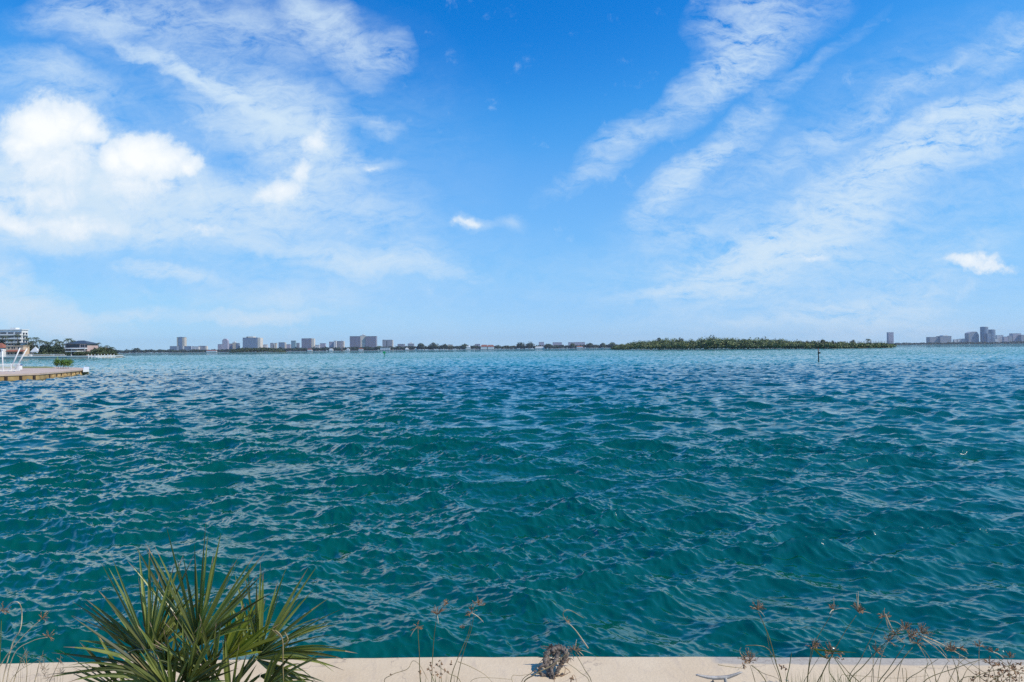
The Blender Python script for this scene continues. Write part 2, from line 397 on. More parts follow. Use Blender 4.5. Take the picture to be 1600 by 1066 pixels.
oM = ocean(256, 90.0, 21, 6, 80, 3.0, WD, 0.6, 1.0)
na = 1180
ang = np.linspace(-R(62), R(62), na)
r1 = np.concatenate([np.exp(np.arange(math.log(3.0), math.log(5.5), 0.008)), np.exp(np.arange(math.log(5.5), math.log(24), 0.0027)), np.exp(np.arange(math.log(24), math.log(650), 0.0046))]); r2 = 650 * np.exp(np.linspace(0.02, math.log(6500 / 650), 60))
rr = np.concatenate([r1, r2]); nr = len(rr)
RR, AA = np.meshgrid(rr, ang, indexing='ij')
X = RR * np.sin(AA); Y = RR * np.cos(AA)
hA, xA, yA = samp(oA, X, Y); hB, xB, yB = samp(oB, X, Y, 0.35); hC, xC, yC = samp(oC, X, Y, -0.5)
gm = samp(oM, X, Y, 0.2)[0]; gm2 = samp(oM, X * 3.3, Y * 3.3, -0.7)[0]
gust = np.clip(1.08 + 0.20 * gm + 0.20 * gm2, 0.6, 1.7)
sst = lambda x, a, b: np.clip((x - a) / (b - a), 0, 1) ** 2 * (3 - 2 * np.clip((x - a) / (b - a), 0, 1))
fA = 1 - sst(RR, 450, 1400); fB = (1 - sst(RR, 250, 600)) * gust; fC = (1 - sst(RR, 22, 60)) * gust
shal = 1 - 0.25 * sst(RR, 100, 180)
Z = (hA * fA + hB * fB) * shal + hC * fC
CH = -1.0
Xd = X + CH * (xA * fA + 0.45 * xB * fB + xC * fC * 0.4); Yd = Y + CH * (yA * fA + 0.45 * yB * fB + yC * fC * 0.4)
# foam: where the crests squeeze together
kA = np.gradient(yA, axis=0) / np.gradient(Y + 1e-9, axis=0)
V = np.stack([Xd, Yd, Z], -1).reshape(-1, 3)
idx = np.arange(nr * na).reshape(nr, na)
Fq = np.stack([idx[:-1, :-1], idx[:-1, 1:], idx[1:, 1:], idx[1:, :-1]], -1).reshape(-1, 4)
m_water = bpy.data.materials.new('sea_water'); m_water.use_nodes = True
q = NT(m_water.node_tree); b = m_water.node_tree.nodes['Principled BSDF']
g = q.new('ShaderNodeNewGeometry'); pos = g.outputs['Position']
sp = q.new('ShaderNodeSeparateXYZ'); q.link(pos, sp.inputs[0])
# deep channel near, pale sand shoal farther out (a property of the bay's floor)
wob = q.noise(q.mapping(pos, scale=(0.006, 0.02, 0)), 1.0, 4, 0.6)
wob2 = q.noise(q.mapping(pos, scale=(0.0022, 0.008, 0)), 1.0, 3, 0.5)
yv = q.math('ADD', sp.outputs[1], q.math('MULTIPLY_ADD', wob, 90.0, -45.0))
sh1 = q.mapr(yv, 78, 125, 0, 1, True)
sh2 = q.mapr(q.math('MULTIPLY_ADD', wob2, 1100.0, sp.outputs[1]), 700, 1500, 1, 0.45, True)
shoal = q.math('MULTIPLY', sh1, sh2)
deep = q.mix(q.mapr(wob, .35, .65), (0.001, 0.064, 0.019, 1), (0.0015, 0.080, 0.021, 1))
midc = q.mix(q.mapr(sp.outputs[1], 18, 60, 0, 1, True), deep, (0.001, 0.062, 0.050, 1))
colw = q.mix(shoal, midc, (0.008, 0.185, 0.165, 1))
fo = q.new('ShaderNodeAttribute'); fo.attribute_name = 'foam'
fn = q.noise(pos, 9.0, 8, 0.7, 0.6)
fm = q.math('MULTIPLY', fo.outputs['Fac'], q.mapr(fn, 0.52, 0.66, 0, 1))
colw = q.mix(q.math('MULTIPLY', fm, 0.25), colw, (0.55, 0.72, 0.62, 1))
q.link(colw, b.inputs['Base Color'])
q.link(q.mapr(fm, 0, 1, 0.03, 0.6), b.inputs['Roughness'])
b.inputs['IOR'].default_value = 1.9
bn = q.new('ShaderNodeBump'); bn.inputs['Strength'].default_value = 0.06; bn.inputs['Distance'].default_value = 0.03
hh = q.noise(q.mapping(pos, scale=(1, 2.2, 1)), 9.0, 5, 0.6, 0.5)
q.link(hh, bn.inputs['Height'])
# facets smaller than the mesh can hold far out: the normal itself is roughened there
dist = q.new('ShaderNodeVectorMath', operation='LENGTH'); q.link(pos, dist.inputs[0])
kf = q.mapr(dist.outputs['Value'], 25, 260, 0.0, 3.0)
# unresolved chop shows more of the water body and less mirror far out
q.link(q.mapr(dist.outputs['Value'], 60, 230, 0.8, 0.02), b.inputs['Specular IOR Level'])
nz = q.noise(q.mapping(pos, scale=(0.9, 1.5, 0)), 1.0, 4, 0.6, 0.0, 'Color')
nz = q.vmath('MULTIPLY', q.vmath('SUBTRACT', nz, (.5, .5, .5)), (1.0, 1.4, 0))
sc_ = q.new('ShaderNodeVectorMath', operation='SCALE'); q.link(nz, sc_.inputs[0]); q.link(kf, sc_.inputs['Scale'])
nn_ = q.vmath('NORMALIZE', q.vmath('ADD', bn.outputs[0], sc_.outputs[0]))
q.link(nn_, b.inputs['Normal'])
water = mesh_np('water', V, Fq, m_water, None, True); tag(water, kind='structure')
dYA = np.gradient(Yd, axis=0) / np.gradient(Y, axis=0)
thr = 0.05
foam = np.clip((thr - dYA) / 0.35, 0, 1) * np.clip((Z - 0.05) / 0.06, 0, 1) * (RR > 3.5) * (RR < 70)
at = water.data.attributes.new('foam', 'FLOAT', 'POINT'); at.data.foreach_set('value', foam.ravel().astype(np.float32))

# ------------------------------------------------------------------ near ground + seawall
ZC = 1.20
edge_px = [(-700, 1046), (-300, 1041), (0, 1036), (260, 1031), (520, 1027.5), (700, 1025.5), (950, 1025), (1200, 1025.5), (1400, 1027), (1600, 1029.5), (1900, 1034), (2300, 1042)]
edge = [G(px, py, ZC) for px, py in edge_px]
ex = np.array([p[0] for p in edge]); ey = np.array([p[1] for p in edge])
xs = np.linspace(ex[0], ex[-1], 140); ys = np.interp(xs, ex, ey)
ys = np.convolve(np.pad(ys, 6, mode='edge'), np.ones(13) / 13, 'valid')
sw = thing('seawall', 'beige painted concrete seawall along the bottom of the view', 'seawall', (0, 3.6, 0))
m_cap = bpy.data.materials.new('painted_cap'); m_cap.use_nodes = True
q = NT(m_cap.node_tree); b = m_cap.node_tree.nodes['Principled BSDF']
g = q.new('ShaderNodeNewGeometry'); pos = g.outputs['Position']; sp = q.new('ShaderNodeSeparateXYZ'); q.link(pos, sp.inputs[0])
n1 = q.noise(pos, 2.5, 5, 0.6); n2 = q.noise(pos, 60, 4, 0.6); n3 = q.noise(q.mapping(pos, scale=(1, .25, 1)), 14, 6, 0.7, 0.5)
c = q.mix(q.mapr(n1, .3, .7), (0.65, 0.49, 0.31, 1), (0.74, 0.58, 0.385, 1))
c = q.mix(q.mapr(n2, .3, .7), c, q.mix(1.0, c, (0.9, 0.9, 0.88, 1), 'MULTIPLY'))
stain = q.mapr(n3, .56, .74, 0, .5)
c = q.mix(stain, c, (0.42, 0.33, 0.26, 1))
# bare concrete where the paint has worn off along the outer edge
ev = q.math('SUBTRACT', sp.outputs[1], q.math('MULTIPLY_ADD', q.noise(q.mapping(pos, scale=(1, 1, 1)), 9, 5, .65), 0.05, 3.573))
xg = q.mapr(sp.outputs[0], 1.02, 1.07, 0, 1)
ev2 = q.math('MULTIPLY_ADD', sp.outputs[0], 0.035, ev)
bare = q.math('MULTIPLY', q.mapr(ev2, -0.004, 0.012), xg)
bc = q.mix(q.mapr(n2, .3, .7), (0.36, 0.31, 0.245, 1), (0.48, 0.425, 0.34, 1))
c = q.mix(bare, c, bc)
crk = q.new('ShaderNodeTexVoronoi', feature='DISTANCE_TO_EDGE'); q.link(q.vmath('ADD', pos, q.vmath('MULTIPLY', q.noise(pos, 6, 4, out='Color'), (.3, .3, 0))), crk.inputs[0]); crk.inputs['Scale'].default_value = 1.1
c = q.mix(q.mapr(crk.outputs[0], 0.0, 0.006, .5, 0), c, (0.25, 0.19, 0.15, 1))
q.link(c, b.inputs['Base Color']); b.inputs['Roughness'].default_value = 0.8
bn = q.new('ShaderNodeBump'); bn.inputs['Strength'].default_value = 0.35; bn.inputs['Distance'].default_value = 0.006
q.link(q.math('ADD', n2, q.math('MULTIPLY', n3, 1.0)), bn.inputs['Height']); q.link(bn.outputs[0], b.inputs['Normal'])
prof = [(-0.62, ZC - 0.30), (-0.62, ZC - 0.008), (-0.61, ZC), (-0.3, ZC + .002), (-0.012, ZC), (-0.003, ZC - 0.004), (0.0, ZC - 0.014), (0.0, ZC - 0.24), (-0.03, ZC - 0.26)]
vs_, fs_ = [], []
for i, (x, y) in enumerate(zip(xs, ys)):
    for k, (dy, z) in enumerate(prof):
        jit = 0.0022 * hfbm(x * 9, 3) if k >= 4 else 0
        vs_.append((x, y + dy + jit, z))
npf = len(prof)
for i in range(len(xs) - 1):
    for k in range(npf - 1): fs_.append((i*npf+k, (i+1)*npf+k, (i+1)*npf+k+1, i*npf+k+1))
mb = MB().add(vs_, fs_); mb.build('cap', m_cap, sw)
mb = MB()
for i in range(len(xs) - 1):
    o = len(mb.v)
    mb.v += [(xs[i], ys[i] - .06, ZC - .25), (xs[i+1], ys[i+1] - .06, ZC - .25), (xs[i+1], ys[i+1] - .06, -1.5), (xs[i], ys[i] - .06, -1.5)]
    mb.f.append((o, o+1, o+2, o+3))
mb.build('wall_panel', m_conc, sw)
gr = MB()
nx, ny = 60, 16
gx = np.linspace(-30, 30, nx); gy = np.concatenate([np.linspace(-60, -2, 5), np.linspace(-1.5, 3.04, ny - 5)])
for yv_ in gy:
    for xv in gx: gr.v.append((xv, yv_ + (0.0), ZC - 0.16 + 0.02 * hfbm(xv * 2 + yv_ * 3)))
for j in range(ny - 1):
    for i in range(nx - 1): gr.f.append((j*nx+i, j*nx+i+1, (j+1)*nx+i+1, (j+1)*nx+i))
ground = gr.build('ground', m_soil, None, True); tag(ground, kind='structure')
ZG = ZC - 0.15

# mooring cleat -------------------------------------------------
def cap_point(px, py, z=ZC): return G(px, py, z)
cb = cap_point(1124, 1073)
cl = thing('dock_cleat', 'small grey metal horn cleat standing on the beige seawall cap', 'cleat', cb)
D0 = cb[1]
hz = P(1124, 1058.5, D0)[2]
hw = 37 * D0 / F_PX
hp = [(-1.0, .016), (-.93, .0165), (-.75, .010), (-.5, .003), (-.2, -.002), (.1, -.003), (.4, -.001), (.7, .008), (.92, .017), (1.0, .0175)]
rad = [.003, .0048, .0062, .0075, .009, .009, .0085, .0068, .005, .003]
MB().tube([(cb[0] + a_ * hw, cb[1] + .01 * a_, hz + z_) for a_, z_ in hp], rad, 12).build('horn', m_galv, cl, True)
for s_ in (-1, 1):
    xx = cb[0] + s_ * 0.030
    MB().tube([(xx + s_ * .010, cb[1], ZC + .008), (xx + s_ * .006, cb[1], ZC + .016), (xx, cb[1], (ZC + hz) / 2), (xx, cb[1], hz)], [.013, .009, .0075, .009], 12).build('leg', m_galv, cl, True)
MB().box(cb[0] - .062, cb[0] + .062, cb[1] - .02, cb[1] + .02, ZC + .003, ZC + .010, .003).build('base_plate', m_galv, cl)

# weathered rope knot --------------------------------------------
def curve(pts, n=24):
    p = np.array(pts, float); tt = np.linspace(0, len(p) - 1, n); out = []
    for s_ in tt:
        i = min(int(s_), len(p) - 2); f = s_ - i
        p0, p1, p2, p3 = p[max(i-1, 0)], p[i], p[i+1], p[min(i+2, len(p)-1)]
        out.append(0.5 * ((2*p1) + (-p0+p2)*f + (2*p0-5*p1+4*p2-p3)*f*f + (-p0+3*p1-3*p2+p3)*f**3))
    return np.array(out)
def pxcurve(pts, D, n=24, dd=0.0):
    w = [P(a_, b_, D + (c_ if c_ else 0)) for (a_, b_, c_) in [(p + (0,))[:3] for p in pts]]
    return curve(w, n)
rp = thing('frayed_rope', 'weathered grey frayed rope knotted over the cap edge', 'rope', cap_point(858, 1062))
RD = 3.45
def twisted(pts, rad0, rad1, n, nst=3, turns=7):
    c_ = pxcurve(pts, RD, n); mb = MB()
    for k in range(nst):
        out = []; rs = []
        for i, p in enumerate(c_):
            f = i / (n - 1); rr_ = .85 * (rad0 * (1 - f) + rad1 * f) * (1 + .25 * math.sin(i * 1.9 + k)); a_ = turns * 2 * math.pi * f + k * 2 * math.pi / nst
            d = c_[min(i+1, n-1)] - c_[max(i-1, 0)]; d /= np.linalg.norm(d) + 1e-9
            u_ = np.cross(d, [0, 1, .2]); u_ /= np.linalg.norm(u_) + 1e-9; v_ = np.cross(d, u_)
            out.append(p + (u_ * math.cos(a_) + v_ * math.sin(a_)) * rr_ * .62); rs.append(rr_ * .62)
        mb.tube(out, rs, 7)
    return mb
twisted([(866, 1086, -.06), (863, 1066, -.03), (859, 1050), (852, 1038, .03), (853, 1028, .05), (858, 1019, .08), (866, 1014, .1)], .013, .012, 60).build('strand', m_rope, rp, True)
twisted([(862, 1018, .08), (874, 1013, .1), (884, 1018, .08), (883, 1028, .05), (876, 1040, .03), (870, 1052, 0), (872, 1058, 0), (880, 1053, 0)], .017, .007, 60).build('strand', m_rope, rp, True)
twisted([(852, 1024, .07), (857, 1034, .04), (858, 1048, .01), (852, 1056, 0), (844, 1052, 0), (843, 1045, 0), (849, 1040, .02), (856, 1044, .03)], .009, .008, 60, 3, 9).build('loop', m_rope, rp, True)
twisted([(872, 1020, .05), (868, 1034, .02), (861, 1046, .0), (866, 1062, -.03), (872, 1080, -.06)], .012, .008, 50).build('strand', m_rope, rp, True)
fr = MB()
for k in range(110):
    a0 = random.uniform(0, 6.28); bx, by = random.uniform(852, 888), random.uniform(1011, 1036)
    fr.tube(pxcurve([(bx, by, .1), (bx + 8 * math.cos(a0), by - 5 * abs(math.sin(a0)), .1), (bx + random.uniform(8, 14) * math.cos(a0), by + random.uniform(-9, 6), .1)], RD, 5), [.0022, .002, .0018, .0014, .0006], 4)
fr.build('frayed_fibres', m_rope, rp)

# ------------------------------------------------------------------ dwarf palm (fan leaves)
pd = 3.08
root = P(290, 1200, pd); root[2] = ZG
palm = thing('fan_palm', 'low spiky green fan palm growing at the lower left beside the seawall', 'palm', root)
def blade(mb_g, mb_t, p0, d, up, L, w, droop, twist):
    d = d / np.linalg.norm(d); side = np.cross(d, up); side /= (np.linalg.norm(side) + 1e-9)
    nrm = np.cross(side, d)
    c, s_ = math.cos(twist), math.sin(twist); side, nrm = side * c + nrm * s_, nrm * c - side * s_
    N = 9; pts = []; prof_ = [0.35, 0.75, 0.95, 1.0, 0.95, 0.8, 0.58, 0.3, 0.04]
    for i in range(N):
        f = i / (N - 1); p = p0 + d * L * f + np.array([0, 0, -1]) * droop * L * f ** 2.5
        wd = w * prof_[i]
        pts.append((p - side * wd + nrm * wd * 0.55, p, p + side * wd + nrm * wd * 0.55))
    def put(mb, a, b_):
        vs = [q_ for i in range(a, b_ + 1) for q_ in pts[i]]
        fs = []
        for i in range(b_ - a): k = 3 * i; fs += [(k, k+1, k+4, k+3), (k+1, k+2, k+5, k+4)]
        mb.add(vs, fs)
    tipn = N - 1 - (1 if random.random() < .6 else 0)
    put(mb_g, 0, tipn)
    if tipn < N - 1: put(mb_t, tipn, N - 1)
# hub px, hub py, depth offset, central angle (deg, 90 = up), half spread, length px, n blades, depth tilt, material, droop
FR = [
    (234, 1020, -.02, 100, 50, 150, 20, 0.15, 0, .04), (238, 1020, .10, 70, 40, 120, 12, .45, 0, .05), (228, 1022, .02, 146, 24, 118, 8, .1, 0, .07),
    (310, 1006, 0, 86, 44, 172, 22, .1, 0, .03), (304, 1012, -.12, 52, 26, 172, 11, -.15, 0, .10), (292, 1000, .06, 118, 16, 155, 6, .1, 0, .05),
    (405, 1024, 0, 66, 40, 140, 17, .15, 0, .05), (402, 1026, -.05, 22, 22, 150, 9, -.05, 0, .10), (400, 1030, -.1, -4, 26, 130, 9, -.2, 0, .22), (398, 1024, .1, 100, 20, 130, 7, .3, 0, .03),
    (238, 1044, -.06, 168, 18, 150, 7, -.1, 0, .10), (250, 1066, -.12, 150, 34, 150, 11, -.2, 0, .14),
    (352, 1030, -.02, 40, 30, 96, 9, .1, 1, .02), (350, 1028, .10, 66, 30, 92, 10, .3, 1, .02), (318, 1066, -.15, 96, 60, 100, 14, -.25, 0, .05), (270, 1090, -.18, 96, 60, 110, 16, -.3, 0, .05),
    (334, 1056, -.16, 120, 44, 105, 12, -.2, 0, .05), (292, 1072, -.18, 60, 50, 110, 14, -.25, 0, .06), (262, 1050, -.14, 88, 40, 92, 11, -.2, 0, .04),
    (410, 1080, -.12, 30, 44, 140, 13, -.2, 0, .16), (405, 1056, -.02, 350, 24, 120, 7, 0, 0, .10), (205, 1092, -.05, 140, 30, 130, 11, 0, 0, .08), (360, 1100, -.1, 96, 60, 100, 14, 0, 0, .06)]
for (hx, hy, dz, ca, hs_, Lp_, nb, tilt, mt, dr) in FR:
    D = pd + dz; hub = P(hx, hy, D)
    leaf, tip = MB(), MB()
    ns = 10; pet = curve([root + np.array([random.uniform(-.04, .04), random.uniform(-.03, .03), 0]), root * .5 + hub * .5 + np.array([0, .02, .02]), hub], ns)
    leaf.tube(pet, [.007] * (ns - 3) + [.006, .006, .005], 5)
    sc = D / F_PX
    for k in range(nb):
        f = (k + .5) / nb * 2 - 1
        an = R(ca + f * hs_ + random.uniform(-4.5, 4.5))
        pleat = .16 * (1 if k % 2 else -1)
        L = Lp_ * sc * (1 - .2 * f * f) * random.uniform(.74, 1.18)
        d = np.array([math.cos(an), tilt * (1 - .6 * abs(f)) + pleat * .35 + random.uniform(-.05, .05), math.sin(an)])
        p0 = hub + np.array([math.cos(an), 0, math.sin(an)]) * .006
        blade(leaf, tip, p0, d, np.array([0.1 * random.uniform(-1, 1), -1, .25]), L, random.uniform(.0058, .0098) * (1.6 if mt else 1), dr * random.uniform(.1, 2.4), random.uniform(-1.1, 1.1))
    nf = len(leaf.f); leaf.add(tip.v, tip.f); fo_ = leaf.build('frond', m_leafyel if mt else m_leafpalm, palm); fo_.data.materials.append(m_tip)
    fo_.data.polygons.foreach_set('material_index', [0] * nf + [1] * (len(leaf.f) - nf))
# dead curled fronds and threads hanging in the palm
for pts in ([(200, 1020), (215, 1015), (250, 1018), (256, 1024)], [(430, 985), (438, 992), (442, 1005), (442, 1040), (443, 1066)], [(205, 1022), (230, 1050), (240, 1066)], [(445, 988), (450, 1000), (444, 1008)], [(440, 996), (425, 984)]):
    MB().tube(pxcurve(pts, pd - .16, 14), [.0028] * 12 + [.002, .001], 5).build('dry_stalk', m_straw, palm)

# ------------------------------------------------------------------ sedges and weeds on the wall
wd_ = 3.22
def weed(name, label, px0, stems, group='dry sedge plants along the seawall', D=wd_):
    base = P(px0, 1160, D); base[2] = ZG
    t_ = thing(name, label, 'weed', base, group)
    for st in stems:
        kind = st[0]; pts = st[1]; r = (st[2] if len(st) > 2 else .0016) * 1.45; mt = st[3] if len(st) > 3 else m_stemg
        w = [P(a_, b_, D + random.uniform(-.02, .02)) for a_, b_ in pts]
        if pts[0][1] > 1056:
            b0 = w[0].copy(); b0 = b0 * .5 + base * .5; b0[2] = ZG; w = [b0] + w
        c_ = curve(w, 5 * len(w)); n = len(c_)
        if kind in ('stem', 'bract', 'arc'):
            rads = [r * (1 - .55 * i / (n - 1)) for i in range(n)]
            MB().tube(c_, rads, 6).build('stem' if kind != 'bract' else 'bract', mt, t_, True)
        elif kind == 'leaf':
            mb = MB(); vs = []; 
            for i, p in enumerate(c_):
                d = c_[min(i+1, n-1)] - c_[max(i-1, 0)]; s_ = np.cross(d, [0, 1, .3]); s_ /= np.linalg.norm(s_) + 1e-9
                w_ = r * 2.2 * math.sin(math.pi * min(.98, .25 + .75 * i / (n-1))) + .0003
                vs += [p - s_ * w_, p + np.array([0, .4 * w_, 0]), p + s_ * w_]
            fs = []
            for i in range(n - 1): k = 3*i; fs += [(k, k+1, k+4, k+3), (k+1, k+2, k+5, k+4)]
            mb.add(vs, fs).build('leaf', mt, t_)
    return t_
def head(t_, px, py, r=11, up=80, spread=110, n=13, D=wd_, bracts=(), dense=1.0):
    c = P(px, py, D); sc = D / F_PX; mb = MB()
    for k in range(int(n * dense * 1.3)):
        an = R(up + random.uniform(-spread, spread)); L = r * sc * random.uniform(.5, 1.15)
        d = np.array([math.cos(an), random.uniform(-.7, .7), math.sin(an)]); d /= np.linalg.norm(d)
        e = c + d * L
        mb.tube([c, c + d * L * .5 + np.array([0, 0, .001]), e], [.0010, .0008, .0006], 4)
        for s_ in (.55, .75, 1.0):
            if random.random() < .85:
                q_ = c + d * L * s_; dd = d + np.array([random.uniform(-.6, .6) for _ in range(3)]); dd /= np.linalg.norm(dd); l2 = random.uniform(.007, .013)
                mb.tube([q_, q_ + dd * l2 * .5, q_ + dd * l2], [.0005, .0016, .0003], 4)
    mb.build('seed_head', m_seed, t_)
    for (bx, by, rr_) in bracts:
        e = P(bx, by, D + random.uniform(-.03, .03)); m_ = (c + e) / 2 + np.array([0, 0, .006])
        MB().tube(curve([c, m_, e], 8), [1.3 * rr_ * s_ for s_ in (.7, 1, 1, 1, .9, .8, .6, .2)], 5).build('bract', m_pale, t_, True)
def seeds(t_, x0, x1, y0, y1, n, D=wd_):
    mb = MB()
    for k in range(n):
        p = P(random.uniform(x0, x1), random.uniform(y0, y1), D + random.uniform(-.05, .05))
        for j in range(random.randint(2, 5)):
            d = np.array([random.uniform(-1, 1) for _ in range(3)]); d /= np.linalg.norm(d); l2 = random.uniform(.004, .009)
            mb.tube([p, p + d * l2 * .6, p + d * l2 * 1.3], [.0012, .0030, .0005], 4)
    o = mb.build('loose_seeds', m_seed, t_); o['kind'] = 'stuff'; return o
def tuft(t_, x0, x1, ytop, n, mt=m_weed, D=wd_, lean=14, r=.0014):
    mb = MB()
    for k in range(n):
        bx = random.uniform(x0, x1); tx = bx + random.uniform(-lean, lean); ty = random.uniform(ytop, 1066)
        p = curve([P(bx, 1130, D + random.uniform(-.08, .05)), P((bx + tx) / 2, (1130 + ty) / 2, D), P(tx, ty, D + random.uniform(-.08, .08))], 7)
        vs = []
        for i, p_ in enumerate(p):
            w_ = r * 1.6 * (1 - i / 6.2) ; vs += [p_ + np.array([-w_, 0, 0]), p_ + np.array([w_, 0, 0])]
        mb.add(vs, [(2*i, 2*i+1, 2*i+3, 2*i+2) for i in range(6)])
    return mb.build('leaf_tuft', mt, t_)

w1 = weed('sedge', 'pale dry grass stems curling at the far left edge of the wall', 45, [
    ('stem', [(2, 1090), (18, 1010), (31, 985), (34, 958), (29, 942), (16, 943), (4, 958)], .0022, m_pale),
    ('stem', [(-6, 1066), (3, 1036), (20, 1012), (45, 985), (62, 970)], .0020, m_pale),
    ('stem', [(10, 1080), (22, 1022), (50, 1002), (74, 996)], .0018, m_pale),
    ('stem', [(20, 1080), (30, 1040), (38, 1020)], .0016, m_straw), ('stem', [(52, 1080), (58, 1050), (64, 1026)], .0016, m_straw),
    ('stem', [(72, 1080), (84, 1052), (96, 1026)], .0014, m_straw), ('stem', [(40, 1080), (42, 1050), (40, 1022)], .0014, m_straw),
    ('stem', [(0, 1075), (1, 1000), (2, 968)], .0018, m_weed), ('stem', [(15, 1078), (28, 1050), (60, 1032)], .0012, m_straw)])
head(w1, 66, 967, 11, 90, 120, 10, bracts=[(78, 966, .0006)]); head(w1, 76, 995, 8, 60, 120, 8); head(w1, 2, 955, 12, 90, 140, 10)
for (a_, b_) in ((38, 1022), (65, 1028), (96, 1034), (70, 1044)): 
    mb = MB()
    for k in range(22):
        p = P(a_ + random.uniform(-3, 3), b_ + random.uniform(-6, 22), wd_); e = p + np.array([random.uniform(-.022, .022), random.uniform(-.01, .01), random.uniform(.004, .025)])
        mb.tube([p, (p + e) / 2, e], [.0006, .0009, .0002], 4)
    mb.build('seed_head', m_tip, w1)
tuft(w1, 20, 95, 1022, 26, m_straw, lean=12, r=.0009)

w2 = weed('sedge', 'four thin sedge stalks with reddish seed heads right of the palm', 690, [
    ('stem', [(658, 1075), (655, 1020), (653, 985)], .0018), ('stem', [(675, 1075), (677, 1010), (682, 965)], .0017),
    ('stem', [(712, 1075), (724, 1020), (736, 985), (741, 957)], .0016), ('stem', [(704, 1066), (714, 1032), (730, 995), (736, 972)], .0016),
    ('arc', [(602, 1072), (612, 1055), (636, 1046), (645, 1033), (656, 1040), (668, 1062)], .0013, m_straw),
    ('arc', [(715, 1034), (735, 1042), (758, 1055), (772, 1070)], .0011, m_straw), ('arc', [(730, 1080), (745, 1060), (800, 1062)], .0010, m_straw),
    ('stem', [(690, 1080), (689, 1050), (689, 1032)], .0013), ('stem', [(720, 1070), (700, 1052), (682, 1040)], .0012), ('stem', [(680, 1075), (672, 1050), (669, 1042)], .0012, m_weed)])
head(w2, 652, 980, 8, 90, 120, 9, bracts=[(641, 995, .0018), (654, 990, .0012)])
head(w2, 683, 961, 13, 95, 70, 14, bracts=[(685, 975, .0014), (679, 945, .0008)]); head(w2, 694, 947, 8, 60, 40, 7)
head(w2, 737, 958, 9, 120, 100, 10, bracts=[(756, 973, .0016)]); head(w2, 747, 946, 10, 70, 80, 11); head(w2, 722, 982, 5, 90, 60, 4)
seeds(w2, 668, 712, 1032, 1058, 20); seeds(w2, 652, 658, 1050, 1056, 3); seeds(w2, 610, 613, 1053, 1056, 1)
tuft(w2, 660, 715, 1048, 22, m_weed, lean=10)

w3 = weed('sedge', 'bent sedge with straw-coloured broken stalk behind the frayed rope', 870, [
    ('stem', [(815, 1072), (832, 1050), (848, 1030), (860, 1014)], .0013), ('stem', [(818, 1074), (836, 1054), (862, 1040), (888, 1020)], .0024, m_straw),
    ('stem', [(924, 1075), (912, 1044), (898, 1020)], .0016), ('stem', [(921, 1072), (905, 1050), (886, 1036)], .0013),
    ('bract', [(919, 1013), (900, 986), (886, 972)], .0022, m_pale), ('bract', [(886, 972), (880, 962), (882, 955), (891, 954), (912, 966)], .0012, m_straw),
    ('bract', [(897, 1016), (901, 1000)], .0024, m_pale), ('arc', [(800, 1064), (815, 1056), (836, 1053)], .0009, m_straw),
    ('arc', [(866, 1062), (880, 1056), (883, 1044), (877, 1037)], .0016, m_seed), ('arc', [(880, 1056), (892, 1050)], .0013, m_seed), ('arc', [(890, 1072), (897, 1055), (903, 1075)], .0012, m_seed), ('arc', [(884, 1044), (889, 1048), (891, 1052)], .0013, m_seed)])
head(w3, 898, 1016, 9, 60, 130, 11, bracts=[(912, 1025, .0016), (926, 1022, .0008)]); head(w3, 884, 970, 6, 60, 100, 4)
seeds(w3, 872, 890, 1028, 1036, 5); seeds(w3, 888, 900, 1058, 1064, 5); seeds(w3, 833, 837, 1046, 1050, 1)

w4 = weed('sedge', 'leaning sedge stalk with seed heads just right of the metal cleat', 1195, [
    ('stem', [(1182, 1078), (1177, 1055), (1172, 1040)], .0016), ('stem', [(1200, 1078), (1188, 1052), (1174, 1040)], .0022),
    ('stem', [(1222, 1078), (1212, 1034), (1203, 1000), (1192, 972), (1185, 957)], .0021), ('stem', [(1220, 1075), (1206, 1030), (1198, 990)], .0012),
    ('bract', [(1122, 1039), (1140, 1042), (1165, 1045)], .0013, m_straw), ('bract', [(1162, 1030), (1156, 1018), (1158, 1012)], .0012, m_pale),
    ('arc', [(1165, 1009), (1185, 1009), (1200, 1014), (1214, 1034)], .0012, m_straw), ('arc', [(1175, 1040), (1192, 1052), (1210, 1058), (1220, 1064)], .0010, m_stemg)])
head(w4, 1184, 953, 13, 95, 85, 15, bracts=[(1195, 964, .0012), (1174, 950, .0010)]); head(w4, 1172, 1034, 16, 95, 80, 20, bracts=[(1152, 1048, .0011)]); seeds(w4, 1160, 1178, 1026, 1044, 14); seeds(w4, 1218, 1232, 1038, 1046, 7)

w5 = weed('sedge', 'tall sedge clump with green blades and two upright seed spikes', 1285, [
    ('stem', [(1262, 1078), (1264, 1040), (1268, 1014)], .0018), ('stem', [(1230, 1078), (1234, 1040), (1237, 1020)], .0020, m_weed),
    ('stem', [(1262, 1070), (1272, 1010), (1284, 985), (1302, 956)], .0015), ('stem', [(1280, 1070), (1305, 1015), (1322, 985), (1338, 962)], .0015),
    ('stem', [(1310, 1078), (1296, 1050), (1298, 1026)], .0020, m_weed), ('stem', [(1275, 1078), (1286, 1050), (1298, 1026)], .0020), ('stem', [(1345, 1078), (1325, 1050), (1304, 1026)], .0020), ('stem', [(1330, 1078), (1318, 1050), (1302, 1026)], .0020, m_weed),
    ('leaf', [(1272, 1014), (1290, 1017), (1338, 1020)], .0016, m_weed), ('leaf', [(1272, 1014), (1285, 1026), (1300, 1030)], .0012, m_weed), ('arc', [(1256, 1075), (1266, 1050), (1281, 1026)], .0012), ('arc', [(1312, 1062), (1330, 1056), (1400, 1060), (1450, 1056)], .0009, m_straw)])
